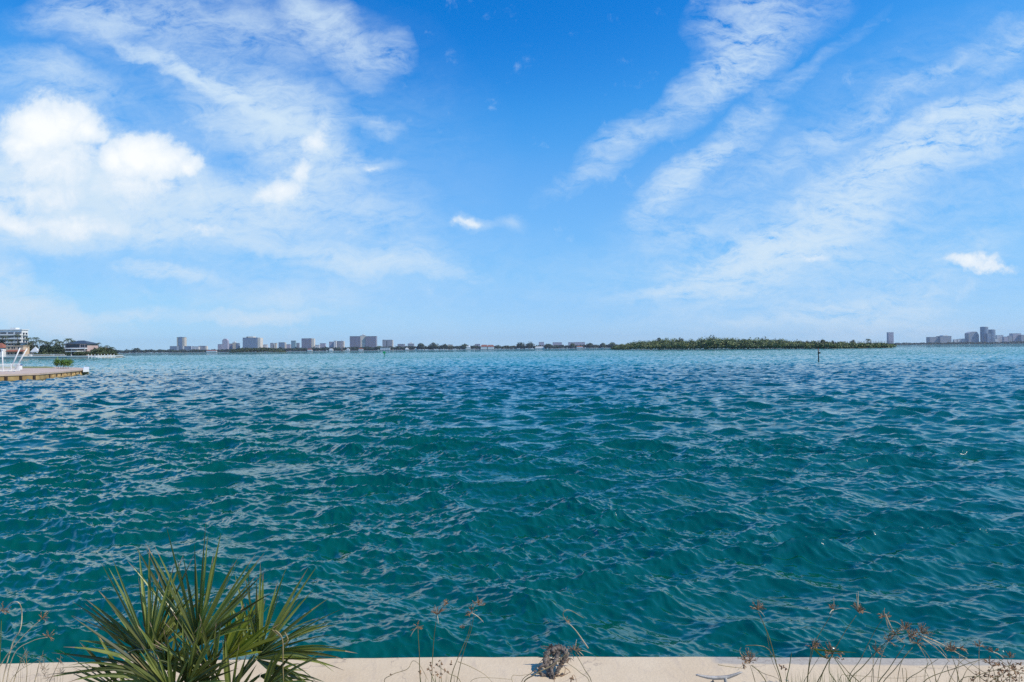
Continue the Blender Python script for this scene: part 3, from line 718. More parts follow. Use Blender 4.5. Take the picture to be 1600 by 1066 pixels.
head(w5, 1270, 1011, 12, 90, 85, 14); seeds(w5, 1262, 1280, 1008, 1014, 7); head(w5, 1303, 953, 9, 95, 60, 9, bracts=[(1296, 960, .0016), (1303, 932, .0009), (1330, 952, .0007)]); head(w5, 1341, 957, 12, 90, 50, 15, bracts=[(1341, 924, .0016), (1338, 926, .0012), (1362, 959, .0007)])
seeds(w5, 1340, 1350, 950, 958, 6); head(w5, 1300, 1022, 15, 90, 85, 18); seeds(w5, 1288, 1318, 1016, 1036, 14)
tuft(w5, 1235, 1345, 1040, 95, m_weed, lean=16, r=.0014)

w6 = weed('sedge', 'spreading dry sedge with long pale drooping bracts near the right edge', 1400, [
    ('stem', [(1326, 1070), (1345, 1030), (1365, 990), (1380, 967)], .0013), ('stem', [(1328, 1072), (1350, 1040), (1378, 1010), (1398, 994)], .0018),
    ('stem', [(1370, 1078), (1390, 1044), (1414, 1008)], .0019), ('stem', [(1376, 1078), (1400, 1044), (1426, 1012)], .0017), ('stem', [(1340, 1078), (1360, 1050), (1378, 1018)], .0014), ('stem', [(1412, 1072), (1440, 1048), (1466, 1030)], .0014),
    ('bract', [(1384, 960), (1390, 975), (1400, 992), (1412, 1004)], .0026, m_pale), ('bract', [(1384, 960), (1388, 980), (1402, 998), (1414, 1005)], .0018, m_pale), ('bract', [(1390, 970), (1402, 973), (1414, 982)], .0013, m_pale),
    ('bract', [(1440, 993), (1470, 1006), (1512, 1030)], .0026, m_pale), ('bract', [(1438, 996), (1462, 1012), (1484, 1034)], .0024, m_pale), ('bract', [(1434, 1006), (1444, 1022), (1451, 1036)], .0018, m_pale), ('bract', [(1445, 1000), (1465, 1008), (1480, 1026)], .0014, m_pale), ('bract', [(1422, 997), (1423, 1004)], .0022, m_pale),
    ('arc', [(1450, 1036), (1446, 1050), (1445, 1070)], .0012), ('arc', [(1480, 1040), (1484, 1055), (1496, 1070)], .0012), ('arc', [(1460, 1075), (1474, 1046), (1482, 1034)], .0012), ('arc', [(1410, 1044), (1412, 1070)], .0010)])
head(w6, 1382, 964, 9, 100, 110, 11); head(w6, 1399, 992, 7, 90, 120, 8); head(w6, 1415, 984, 12, 110, 80, 16); head(w6, 1425, 994, 12, 70, 90, 18); head(w6, 1440, 990, 14, 40, 70, 18); seeds(w6, 1410, 1440, 982, 1000, 12)

w7 = weed('sedge', 'tangled rusty brown sedge in the lower right corner', 1530, [
    ('stem', [(1502, 1078), (1494, 1044), (1487, 1024)], .0018), ('stem', [(1550, 1078), (1518, 1050), (1490, 1026)], .0016), ('stem', [(1572, 1078), (1530, 1046), (1498, 1024)], .0014),
    ('stem', [(1440, 1072), (1500, 1042), (1544, 1028)], .0016), ('stem', [(1620, 1068), (1585, 1048), (1556, 1026)], .0016), ('bract', [(1494, 1012), (1506, 1014), (1513, 1022)], .0016, m_pale), ('bract', [(1552, 1019), (1560, 1022), (1568, 1028)], .0020, m_pale),
    ('arc', [(1520, 1066), (1560, 1046), (1600, 1036)], .0013), ('arc', [(1540, 1075), (1570, 1052), (1582, 1030)], .0013), ('arc', [(1560, 1075), (1590, 1050), (1610, 1034)], .0013), ('arc', [(1500, 1066), (1540, 1058), (1600, 1060)], .0013), ('arc', [(1575, 1075), (1578, 1050), (1574, 1030)], .0013)])
head(w7, 1486, 1018, 13, 80, 90, 18); head(w7, 1500, 1014, 8, 30, 60, 8); head(w7, 1553, 1020, 8, 110, 100, 12); head(w7, 1578, 1028, 9, 90, 90, 10)
for k in range(16):
    bx = random.uniform(1350, 1610); tx = bx + random.uniform(-60, 60); ty = random.uniform(1000, 1052)
    w_ = [P(bx, 1085, wd_ + random.uniform(-.08, .08)), P((bx + tx) / 2 + random.uniform(-8, 8), (1075 + ty) / 2, wd_), P(tx, ty, wd_ + random.uniform(-.08, .08))]
    w_[0][2] = ZG; MB().tube(curve(w_, 12), [.0019 * (1 - .05 * i) for i in range(12)], 6).build('stem', random.choice([m_straw, m_pale, m_stemg]), w7, True)
    if k % 3 == 0: head(w7, tx, ty, random.uniform(8, 12), random.uniform(50, 130), 100, 11)
seeds(w7, 1545, 1600, 1036, 1068, 70); seeds(w7, 1515, 1550, 1050, 1066, 14)
tuft(w7, 1400, 1600, 1046, 70, m_straw, lean=26, r=.0011)

# ------------------------------------------------------------------ left concrete point with grass
ZP = 0.68
frontp = [(-500, 607), (-120, 592), (0, 585.6), (60, 583.6), (100, 580.2), (128, 577.6), (138.2, 576.8)]
backp = [(138.4, 574.6), (110, 573.6), (75, 572.4), (0, 572.6), (-150, 573), (-500, 575)]
poly = [G(a_, b_, ZP)[:2] for a_, b_ in frontp + backp]
pt = MB().prism(poly, -1.2, ZP - .06).build('point_ground', m_pave, None); pt.name = 'ground'; tag(pt, kind='structure')
def densify(pts, step):
    o = []
    for a_, b_ in zip(pts[:-1], pts[1:]):
        a_, b_ = np.array(a_[:2]), np.array(b_[:2]); n = max(1, int(np.linalg.norm(b_ - a_) / step))
        o += [a_ + (b_ - a_) * k / n for k in range(n)]
    return o + [np.array(pts[-1][:2])]
fp = densify([G(a_, b_, ZP) for a_, b_ in frontp[:-1]] + [G(137.5, 576.9, ZP)], 1.0)
wallL = thing('seawall', 'tan stained seawall with dark piles around the point at left', 'seawall', (*fp[0], 0))
def strip(path, d0, d1, z0, z1, wob=0.0):
    mb = MB(); vs = []; n = len(path)
    for i, p in enumerate(path):
        d = path[min(i+1, n-1)] - path[max(i-1, 0)]; d = d / np.linalg.norm(d); nn = np.array([d[1], -d[0]])
        w_ = wob * hfbm(i * 1.3)
        a_ = p + nn * (d0 + w_); b_ = p + nn * (d1 + w_)
        vs += [(a_[0], a_[1], z0), (b_[0], b_[1], z0), (b_[0], b_[1], z1), (a_[0], a_[1], z1)]
    fs = []
    for i in range(n - 1):
        k = 4*i
        for (u_, w_) in ((0, 1), (1, 2), (2, 3), (3, 0)): fs.append((k+u_, k+4+u_, k+4+w_, k+w_))
    fs += [(0, 1, 2, 3), (4*n-4, 4*n-1, 4*n-2, 4*n-3)]
    return mb.add(vs, fs)
strip(fp, -1.1, 0.12, ZP - .16, ZP + .02, .01).build('cap', m_pave, wallL)
strip(fp, -.3, .05, -1.0, ZP - .163, .02).build('wall_panel', m_tanwall, wallL)
for px in (-60, -36, -14, 9, 32, 53, 76, 87, 95, 103, 110, 117, 123, 128):
    yy_ = np.interp(px, [a_ for a_, _ in frontp], [b_ for _, b_ in frontp]); c_ = G(px, yy_, ZP)
    MB().tube([(c_[0], c_[1] - .02, -1.0), (c_[0], c_[1] - .02, ZP - .165)], .17 if px < 80 else .14, 8).build('pile', m_pile, wallL)
tipc = [G(a_, b_, ZP)[:2] for a_, b_ in ((129.5, 577.9), (138.9, 577.5), (139.2, 574.2), (131, 573.6))]
MB().prism(tipc, ZP - .3, ZP + .035).build('painted_corner', m_white, wallL)
# rubble stones at the foot
for k in range(22):
    px = 78 + k * 2.4; yy_ = np.interp(px, [a_ for a_, _ in frontp], [b_ for _, b_ in frontp]); c_ = G(px, yy_, ZP)
    mb = MB(); rad_ = random.uniform(.28, .5); vs = []; fs = []
    for i in range(5):
        for j in range(7):
            th, ph = math.pi * i / 4, 2 * math.pi * j / 7; w_ = rad_ * random.uniform(.75, 1.1)
            vs.append((c_[0] + w_ * math.sin(th) * math.cos(ph), c_[1] - .4 + w_ * math.sin(th) * math.sin(ph), .05 + w_ * .8 * math.cos(th)))
    for i in range(4):
        for j in range(7): fs.append((i*7+j, i*7+(j+1) % 7, (i+1)*7+(j+1) % 7, (i+1)*7+j))
    o = mb.add(vs, fs).build('boulder', m_tanwall, None, True); o['category'] = 'boulder'; o['group'] = 'rubble stones at the foot of the left seawall'; o['label'] = 'tan rubble stone in the row below the seawall point at left'
lawnp = [G(a_, b_, ZP)[:2] for a_, b_ in ((-500, 577), (-100, 575.6), (0, 575.2), (75, 574.6), (86, 574.2), (80, 572.9), (75, 572.5), (0, 572.7), (-150, 573.1), (-500, 575.1))]
lw = MB().prism(lawnp, ZP - .1, ZP - .02).build('grass', m_lawn, None); tag(lw, kind='structure')
bc_ = G(98, 575.6, ZP)
bush = thing('shrub', 'bright green leafy shrub on the tip of the left point', 'shrub', bc_)
m_bush = mat('shrub_leaf', (0.16, 0.27, 0.035), 0.5, 0.4, 1, second=(0.07, 0.15, 0.02), island=0.5)
cl_ = Cloud()
for k in range(9): cl_.add(*leaf_cloud((bc_[0] + (k - 4) * .28, bc_[1] + random.uniform(-.4, .4), ZP + .62 + .3 * random.random()), (.55, .55, .85 + .2 * math.sin(k * 1.9)), 260, .075))
cl_.build('foliage', m_bush, bush)
mb = MB()
for k in range(8): mb.tube([(bc_[0] + (k - 3.5) * .22, bc_[1], ZP - .1), (bc_[0] + (k - 3.5) * .28, bc_[1] + random.uniform(-.2, .2), ZP + .6)], [.03, .015], 5)
mb.build('stem', m_bark, bush)

# white railing, leaning davit poles and post on the point
rl = thing('railing', 'white picket railing at the left edge of the point', 'railing', G(15, 580, ZP))
ra, rb = G(-90, 583.5, ZP), G(31, 580, ZP)
for k in range(2):
    z_ = ZP + .12 + k * .78
    MB().tube([(ra[0], ra[1], z_), (rb[0], rb[1], z_)], .035, 6).build('rail', m_white, rl)
mb = MB(); n = 74
for k in range(n):
    f = k / (n - 1); p = ra * (1 - f) + rb * f; mb.tube([(p[0], p[1], ZP), (p[0], p[1], ZP + .9)], .022 if k % 8 else .05, 5)
mb.build('baluster', m_white, rl)
for (x0, y0, x1, y1, lab) in ((15, 580, 31, 544, 'left of two white poles slanting up from the point at left'), (22, 580, 42, 545, 'right of two white poles slanting up from the point at left')):
    a_ = G(x0, y0, ZP); b_ = P(x1, y1, a_[1])
    o = thing('davit_pole', lab, 'pole', a_, 'slanting white poles'); c_ = (a_ + b_) / 2
    MB().tube([a_, c_, b_], [.10, .085, .06], 8).build('pole', m_white, o, True)
    MB().tube([(a_[0], a_[1], ZP - .03), (a_[0], a_[1], ZP + .12)], .16, 8).build('base', m_white, o)
a_ = G(4, 579, ZP); o = thing('post', 'upright white post at the extreme left of the point', 'post', a_)
MB().tube([a_, P(3.5, 548, a_[1])], [.09, .07], 8).build('shaft', m_white, o, True); top_ = P(3.5, 547.6, a_[1]); MB().box(top_[0] - .14, top_[0] + .14, top_[1] - .14, top_[1] + .14, top_[2], top_[2] + .14, .03).build('post_cap', m_white, o)
a_ = G(27.5, 577.5, ZP); o = thing('covered_box', 'low blue-covered box beside the white railing', 'box', a_)
MB().box(a_[0] - .3, a_[0] + .3, a_[1], a_[1] + .5, ZP - .03, ZP + .55, .04).build('body', m_white, o); MB().box(a_[0] - .34, a_[0] + .34, a_[1] - .04, a_[1] + .54, ZP + .553, ZP + .72, .04).build('cover', mat('blue_cover', (0.10, 0.16, 0.34), .6, .2, 4), o)

# ------------------------------------------------------------------ left residential shore
ZL = 1.3
lsp = [(-600, 568.0), (0, 561.57), (60, 560.93), (110, 560.4), (150, 559.95), (178, 559.5), (192, 558.9)]
lw_w = [G(a_, b_, 0) for a_, b_ in lsp]
gh_ = lambda px, D: P(px, 533, D)[:2]
shp = [p[:2] for p in lw_w] + [gh_(188, 700), np.array([-900., 700.])]
o = MB().prism(shp, -1.5, ZL).build('shore', m_land, None); tag(o, kind='structure')
path = densify(lw_w, 6.0)
swl = thing('seawall', 'long pale seawall along the left residential shore', 'seawall', (*path[0], 0))
strip(path, -.3, .25, ZL - .3, ZL + .12, 0).build('cap', m_white, swl)
strip(path, -.2, .05, -1.2, ZL - .302, 0).build('wall_panel', mat('pale_wall', (.52, .48, .42), .9, .35, .4), swl)
def bal(path, z, lab):
    t_ = thing('balustrade', lab, 'balustrade', (*path[0], z)); strip(path, -.5, -.35, z + .85, z + 1.0).build('rail', m_white, t_)
    mb = MB()
    for p in densify(path, .55): mb.tube([(p[0], p[1] + .42, z), (p[0], p[1] + .42, z + .86)], .09, 4)
    mb.build('baluster', m_white, t_)
bal([G(a_, b_, 0)[:2] for a_, b_ in ((-60, 562.2), (60, 560.9), (100, 560.45))], ZL + .12, 'white balustrade on top of the left shore seawall')

def gh(px, D): return P(px, 533, D)
def zof(px, py, D): return P(px, py, D)[2]
def house(name, label, cat, x0, x1, yt, D, depth, mw, roof=None, roofm=None, over=.6, zb=ZL, wins=None, glass=None, yroof=None, base=None, wname='window'):
    a_ = P(x0, 540, D); b_ = P(x1, 540, D); zt = zof((x0+x1)/2, yt, D)
    t_ = thing(name, label, cat, ((a_[0]+b_[0])/2, D, zb))
    MB().box(a_[0], b_[0], D, D + depth, zb - .3, zt).build('wall', mw, t_)
    if roof == 'hip':
        zr = zof((x0+x1)/2, yroof, D + depth / 2); i_ = min(depth / 2, (b_[0]-a_[0]) / 2) * .95
        MB().add([(a_[0]-over, D-over, zt), (b_[0]+over, D-over, zt), (b_[0]+over, D+depth+over, zt), (a_[0]-over, D+depth+over, zt), (a_[0]+i_, D+depth/2, zr), (b_[0]-i_, D+depth/2, zr)],
                 [(0, 1, 5, 4), (1, 2, 5), (2, 3, 4, 5), (3, 0, 4), (3, 2, 1, 0)]).build('roof', roofm, t_)
    elif roof == 'flat':
        MB().box(a_[0]-over, b_[0]+over, D-over, D+depth+over, zt + .003, zt + .45).build('roof', roofm, t_)
    for (wx0, wx1, wy0, wy1) in (wins or []):
        p0, p1 = P(wx0, wy0, D), P(wx1, wy1, D)
        w_ = MB().box(p0[0], p1[0], D - .06, D + .1, p1[2], p0[2]).build(wname, glass or m_glass, t_)
    return t_
cream = mat('cream_stucco', (.72, .54, .38), .8, .12, .3); wst = mat('white_stucco', (.78, .77, .74), .75, .08, .3); pinkst = mat('pink_stucco', (.62, .45, .40), .8, .15, .3); greyst = mat('grey_stucco', (.35, .33, .36), .7, .2, .3)
# white condominium behind
cD = 430
cw = house('apartment_building', 'white balconied apartment block behind the houses at far left', 'apartment building', -110, 34, 516.5, cD, 5.5, wst, 'flat', m_white, .4)
for fl in range(5):
    yt_ = 519.5 + fl * 6.0
    for (x0, x1) in ((-60, -3), (0, 10), (12, 21), (23, 33)):
        p0, p1 = P(x0, yt_, cD), P(x1, yt_ + 3.0, cD)
        w_ = MB().box(p0[0], p1[0], cD - .08, cD + .1, p1[2], p0[2]).build('window', m_glass, cw)
    p0 = P(-60, yt_ + 3.2, cD); p1 = P(33.6, yt_ + 4.2, cD); MB().box(p0[0], p1[0], cD - 1.5, cD - .1, p1[2], p0[2]).build('balcony', m_white, cw)
sx = P(34, 520, cD)[0]
for fl in range(5):
    z1_, z0_ = zof(34, 519.8 + fl * 6.0, cD), zof(34, 522.8 + fl * 6.0, cD)
    MB().box(sx - .1, sx + .07, cD + .8, cD + 2.4, z0_, z1_).build('window', m_glass, cw); MB().box(sx - .1, sx + .07, cD + 3.2, cD + 4.8, z0_, z1_).build('window', m_glass, cw)
    MB().box(sx + .08, sx + 1.0, cD + .4, cD + 5.0, z0_ - .5, z0_ - .15).build('balcony', m_white, cw)
a_ = P(32, 516, cD + 8); MB().box(a_[0] - 2, a_[0] + 1.5, cD + 1.5, cD + 5, a_[2] - 1, zof(32, 512.6, cD + 8)).build('penthouse', wst, cw)
house('house', 'cream house with small dark windows and red awning at far left', 'house', 9, 36, 541.5, 385, 5, cream, 'flat', cream, .2,
      wins=[(12.5, 15, 542.5, 544.8), (18, 20, 542.2, 545.2), (21.5, 23.2, 542.2, 545.2), (28, 30, 542.5, 545), (12, 14, 551, 554.5), (17, 19, 551, 554.5), (23, 26, 551, 554.5), (30, 34, 550, 554.5)])
aw = bpy.data.objects['house']
p0, p1 = P(10, 547.2, 384), P(38, 549, 384)
MB().add([(p0[0], 384.9, p0[2]), (p1[0], 384.9, p0[2]), (p1[0], 383, p1[2]), (p0[0], 383, p1[2]), (p0[0], 384.9, p0[2] - .3), (p1[0], 384.9, p0[2] - .3), (p1[0], 383, p1[2] - .2), (p0[0], 383, p1[2] - .2)], [(0, 3, 2, 1), (4, 5, 6, 7), (0, 1, 5, 4), (2, 3, 7, 6), (1, 2, 6, 5), (3, 0, 4, 7)]).build('awning', m_roofred, aw)
house('house', 'house with red tile roof cut by the left picture edge', 'house', -60, 4, 544, 390, 5, wst, 'hip', m_roofred, .6, yroof=536.5, wins=[(-20, -12, 546, 550), (-3, 1, 546, 550)])
house('house', 'white house with grey upper floor behind the slanting poles', 'house', 30, 42, 536.5, 405, 5, wst, 'flat', greyst, .3, wins=[(32, 41, 539.5, 541.0), (33, 40, 543.5, 545.8)])
a_ = P(53, 556, 380)
tn = thing('canopy_tent', 'white peaked canopy near the palms on the left shore', 'canopy', a_)
x0_, x1_ = P(47, 550, 380)[0], P(59.5, 550, 380)[0]; zt, ze = zof(53, 541.5, 380), zof(53, 549.5, 380)
MB().add([(x0_, 380, ze), (x1_, 380, ze), (x1_, 382, ze), (x0_, 382, ze), ((x0_+x1_)/2, 381, zt), (x0_, 380, ze - .4), (x1_, 380, ze - .4), (x1_, 382, ze - .4), (x0_, 382, ze - .4)], [(0, 1, 4), (1, 2, 4), (2, 3, 4), (3, 0, 4), (0, 5, 6, 1), (1, 6, 7, 2), (2, 7, 8, 3), (3, 8, 5, 0)]).build('canopy', m_white, tn)
for xx in (x0_ + .2, x1_ - .2):
    for yy_ in (380.2, 381.8): MB().tube([(xx, yy_, ZL), (xx, yy_, ze)], .08, 5).build('leg', m_white, tn)
h = house('house', 'modern house with dark windows and slate hip roof on the left shore', 'house', 101, 136, 537.5, 380, 10, pinkst, 'hip', m_roofdark, .8, yroof=532.3,
      wins=[(103, 124, 538.3, 543.2), (126, 128.5, 538.8, 542.5), (129, 131.5, 538.8, 542.5), (133, 136, 538.8, 543), (125, 133, 546.5, 551), (104, 112, 546.5, 548.5)])
p0, p1 = P(101, 544.0, 379.6), P(136, 545.2, 379.6); MB().box(p0[0], p1[0], 377.5, 379.9, p1[2], p0[2]).build('balcony', m_white, h)
p0, p1 = P(132, 536.2, 379), P(134, 552, 379); 
for px in (102, 112, 132.5): p0 = P(px, 545, 378); MB().tube([(p0[0], 377.9, ZL), (p0[0], 377.9, p0[2])], .15, 6).build('column', m_white, h)
cb_ = thing('cabana', 'small flat-roofed white cabana at the left shore seawall', 'cabana', P(113, 558, 372))
x0_, x1_ = P(103.5, 550, 372)[0], P(121.5, 550, 372)[0]; z0_, z1_ = zof(112, 549.6, 372), zof(112, 548.4, 372)
MB().box(x0_, x1_, 371, 377, z0_, z1_).build('roof', m_white, cb_)
for px in (112, 119.5, 104.5): xx = P(px, 550, 372)[0]; MB().box(xx - .18, xx + .18, 371.4, 371.8, ZL, z0_ - .003).build('column', m_white, cb_)
xx = P(115.5, 550, 372)[0]; MB().box(xx - .9, xx + .9, 376, 376.8, ZL, z0_ - .003).build('wall', greyst, cb_)
house('house', 'pale house low behind the trees at the end of the left shore', 'house', 152, 168, 546.5, 400, 6, cream, 'hip', m_roofred, .5, yroof=543, wins=[(156, 160, 548.5, 551), (163, 166, 548.5, 551)])

# palms
def palm_tree(px, ytop, D, lab, r_=2.6, base_y=None, zb=ZL, n=15, lean=0.0):
    zt = zof(px, ytop, D); b_ = gh(px, D); b_[2] = zb
    t_ = thing('palm_tree', lab, 'palm tree', b_, 'palms on the left shore')
    top = np.array([b_[0] + lean, D, zt - r_ * .35])
    MB().tube(curve([b_, (b_ + top) / 2 + np.array([lean * .1, 0, 0]), top], 7), [.24, .2, .18, .17, .16, .15, .14], 7).build('trunk', m_bark, t_, True)
    mb = MB()
    for k in range(n):
        an = 2 * math.pi * k / n + random.uniform(-.2, .2); el = random.uniform(-.1, 1.1); L = r_ * random.uniform(.85, 1.15)
        d = np.array([math.cos(an), math.sin(an), 0]); pts = []
        for i in range(7):
            f = i / 6; pts.append(top + d * L * f * math.cos(el * .6) + np.array([0, 0, L * (math.sin(el) * f * .75 - .85 * f * f)]))
        sd_ = np.array([-math.sin(an), math.cos(an), 0])
        for i in range(6):
            for s_ in (-1, 1):
                for j in range(3):
                    f = (i + j / 3) / 6; p = pts[i] * (1 - j/3) + pts[i+1] * (j/3); wl = .75 * (r_ / 2.6) * math.sin(math.pi * (.12 + .85 * f))
                    e = p + sd_ * s_ * wl + d * wl * .5 + np.array([0, 0, -wl * .55])
                    q0 = pts[min(i+1, 6)] * .28 + p * .72
                    mb.add([p, q0, e], [(0, 1, 2)])
        mb.tube(pts, .03, 4, False)
    mb.build('crown', m_palmf, t_); return t_
palm_tree(86, 528.5, 384, 'tallest round-headed palm left of the slate-roofed house', 3.0)
palm_tree(106.5, 526.8, 383, 'palm rising in front of the slate-roofed house', 3.1)
palm_tree(62, 529.5, 388, 'palm standing just right of the white apartment block', 2.6)
palm_tree(70, 531.5, 392, 'slightly shorter palm between two taller palms', 2.4)
palm_tree(51, 531, 392, 'palm touching the right end of the white apartment block', 2.5)
palm_tree(27, 521, 410, 'palm in front of the white apartment balconies', 2.2)
palm_tree(98, 536, 390, 'short palm between the two tallest palms', 2.2)
palm_tree(154, 534.5, 386, 'palm just right of the slate hip roof', 1.6, n=12)
palm_tree(167, 538.5, 396, 'thin palm over the pale house at the shore end', 2.0)
palm_tree(174.5, 541, 400, 'low palm at the right end of the left shore', 2.2)
palm_tree(122, 546, 374, 'small palm beside the flat-roofed cabana', 1.6, n=12)
palm_tree(40, 536, 388, 'low palm in front of the white house with grey floor', 1.8, n=12)

def round_tree(name, label, px0, px1, ytop, D, zb, mt=m_tree, size=None, n=None, group=None, cat='tree', depth=None, lumps=9):
    a_, b_ = P(px0, 540, D), P(px1, 540, D); rx = (b_[0] - a_[0]) / 2; cx = (b_[0] + a_[0]) / 2
    zt = zof((px0+px1)/2, ytop, D); hgt = zt - zb
    t_ = thing(name, label, cat, (cx, D, zb), group)
    size = size or rx * .11; n = n or 700
    cl = Cloud(); rz = hgt * .62
    cl.add(*leaf_cloud((cx, D, zb + hgt * .52), (rx * 1.05, (depth or rx), rz), n, size, lumps))
    cl.add(*leaf_cloud((cx, D, zb + hgt * .38), (rx * .8, (depth or rx) * .8, rz * .6), n // 2, size * 1.3, 5))
    cl.build('crown', mt, t_)
    mb = MB(); mb.tube([(cx, D, zb - .2), (cx + rx * .05, D, zb + hgt * .3), (cx, D, zb + hgt * .6)], [rx * .07, rx * .05, rx * .03], 6)
    for k in range(5):
        an = k * 1.3; mb.tube([(cx, D, zb + hgt * .25), (cx + rx * .5 * math.cos(an), D + rx * .5 * math.sin(an), zb + hgt * .62)], [rx * .04, rx * .015], 5)
    mb.build('trunk', m_bark, t_); return t_
for (x0, x1, yt, D, lab) in ((58, 76, 541, 376, 'dark leafy tree between the canopy and the shore seawall'), (72, 90, 539.5, 379, 'broad dark tree under the tallest palm'), (86, 101, 541.5, 376, 'dark tree left of the slate-roofed house'),
        (140, 156, 544.5, 374, 'bushy tree at the right end of the slate-roofed house'), (152, 168, 541.5, 388, 'olive tree behind the docked white boats'), (163, 178, 542.5, 392, 'dark tree at the tip of the left shore'), (120, 133, 549, 372, 'low green hedge-like tree right of the cabana'), (-5, 12, 527, 405, 'dark tree against the balconies at the left edge'), (20, 32, 531, 398, 'small dark tree below the apartment balconies'), (41, 54, 533, 398, 'dark tree at the right foot of the apartment block')):
    round_tree('tree', lab, x0, x1, yt, D, ZL, m_tree2 if 'dark' in lab else m_tree, n=900, group='trees on the left shore')
for (px, yt, D, lab, r_) in ((78, 533, 386, 'short bushy palm left of the tallest round-headed palm', 2.6), (93, 531.5, 387, 'palm close behind the two tallest palms', 2.7), (56, 525.5, 400, 'tall palm at the right corner of the apartment block', 2.8), (114, 530.5, 390, 'palm rising behind the dark glass house front', 2.6), (44, 526, 404, 'palm against the white side of the apartment block', 2.6), (8, 524, 404, 'palm before the balconies at the left picture edge', 2.4), (17, 529, 400, 'lower palm before the apartment balconies', 2.4)):
    palm_tree(px, yt, D, lab, r_)
for (x0, x1, yt, D, lab) in ((46, 60, 536, 398, 'dark tree mass between the apartment block and the palms'), (62, 80, 535.5, 394, 'tall dark tree behind the canopy'), (80, 100, 536.5, 394, 'tall dark tree behind the tallest palm'), (146, 160, 541, 392, 'dark tree at the right gable of the slate-roofed house'), (172, 184, 546, 398, 'low dark tree ending the left shore')):
    round_tree('tree', lab, x0, x1, yt, D, ZL, m_tree2, n=900, group='trees on the left shore')
# shrubs mass under the palms
cl_ = Cloud()
for k in range(70):
    px = random.uniform(56, 180); D = random.uniform(369, 378) + max(0, px - 150) * .5; z_ = ZL + random.uniform(.6, 1.8)
    c_ = gh(px, D); cl_.add(*leaf_cloud((c_[0], D, z_), (2.0, 1.5, 1.4), 70, .3, 5))
o = cl_.build('shore_shrubs', m_tree, None); tag(o, 'mixed green shrubs behind the left shore seawall', 'shrubs', kind='stuff')

# boats at the left docks + distant boats
def boat(px, D, L, lab, z=0, flip=1, cabin=True, group='white boats'):
    c_ = gh(px, D); t_ = thing('motor_boat', lab, 'boat', (c_[0], D, 0), group)
    secs = [(-.5, .30, .75), (-.2, .34, .75), (.15, .32, .85), (.38, .18, 1.0), (.5, .01, 1.12)]; vs = []; fs = []
    for (s_, w_, h_) in secs:
        x = c_[0] + flip * s_ * L; vs += [(x, D - w_ * L * .45, h_ * L * .11), (x, D - w_ * L * .3, -.1), (x, D + w_ * L * .3, -.1), (x, D + w_ * L * .45, h_ * L * .11)]
    for i in range(4):
        for k in range(3): fs.append((4*i+k, 4*i+k+1, 4*i+5+k, 4*i+4+k))
        fs.append((4*i+3, 4*i, 4*i+4, 4*i+7))
    fs += [(0, 1, 2, 3), (19, 18, 17, 16)]
    MB().add(vs, fs).build('hull', m_white, t_)
    if cabin:
        MB().box(c_[0] - .18 * L, c_[0] + .12 * L, D - .09 * L, D + .09 * L, L * .085, L * .17, L * .01).build('cabin', m_white, t_)
        MB().box(c_[0] - .15 * L, c_[0] + .10 * L, D - .094 * L, D + .094 * L, L * .11, L * .145).build('windscreen', m_glass, t_)
        MB().box(c_[0] - .2 * L, c_[0] + .1 * L, D - .1 * L, D + .1 * L, L * .21, L * .22).build('hardtop', m_white, t_)
        for s_ in (-.17, .07): MB().tube([(c_[0] + s_ * L, D - .08 * L, L * .16), (c_[0] + s_ * L, D - .08 * L, L * .212)], L * .006, 4).build('post', m_white, t_)
    return t_
boat(149, 364, 5.5, 'white boat on the left shore nearest the cabana'); boat(160, 372, 6.5, 'white boat in the middle of the left shore dock', flip=-1); boat(172, 378, 6, 'white boat at the right end of the left shore dock')
boat(185, 386, 3.2, 'white boat moored off the left shore tip, left one of two', cabin=True); boat(194, 392, 3.2, 'white boat moored off the left shore tip, right one of two', flip=-1)
boat(1514.5, 3000, 11, 'tiny white boat in front of the chamfered tower'); boat(1565, 2900, 13, 'tiny white boat off the right skyline', flip=-1)
dk = thing('dock', 'low white dock with posts at the end of the left shore', 'dock', (*G(160, 560.6, 0)[:2], 0))
a_, b_ = G(140, 560.3, 0), G(180, 559.7, 0)
MB().add([(a_[0], a_[1] - 1, .8), (b_[0], b_[1] - 1, .8), (b_[0], b_[1] + .5, .8), (a_[0], a_[1] + .5, .8), (a_[0], a_[1] - 1, 1.0), (b_[0], b_[1] - 1, 1.0), (b_[0], b_[1] + .5, 1.0), (a_[0], a_[1] + .5, 1.0)], [(0, 3, 2, 1), (4, 5, 6, 7), (0, 1, 5, 4), (1, 2, 6, 5), (2, 3, 7, 6), (3, 0, 4, 7)]).build('deck', m_white, dk)
for k in range(9):
    p = a_ + (b_ - a_) * k / 8; MB().tube([(p[0], p[1] - 1.1, -1), (p[0], p[1] - 1.1, 2.2)], .16, 6).build('post', m_white, dk)

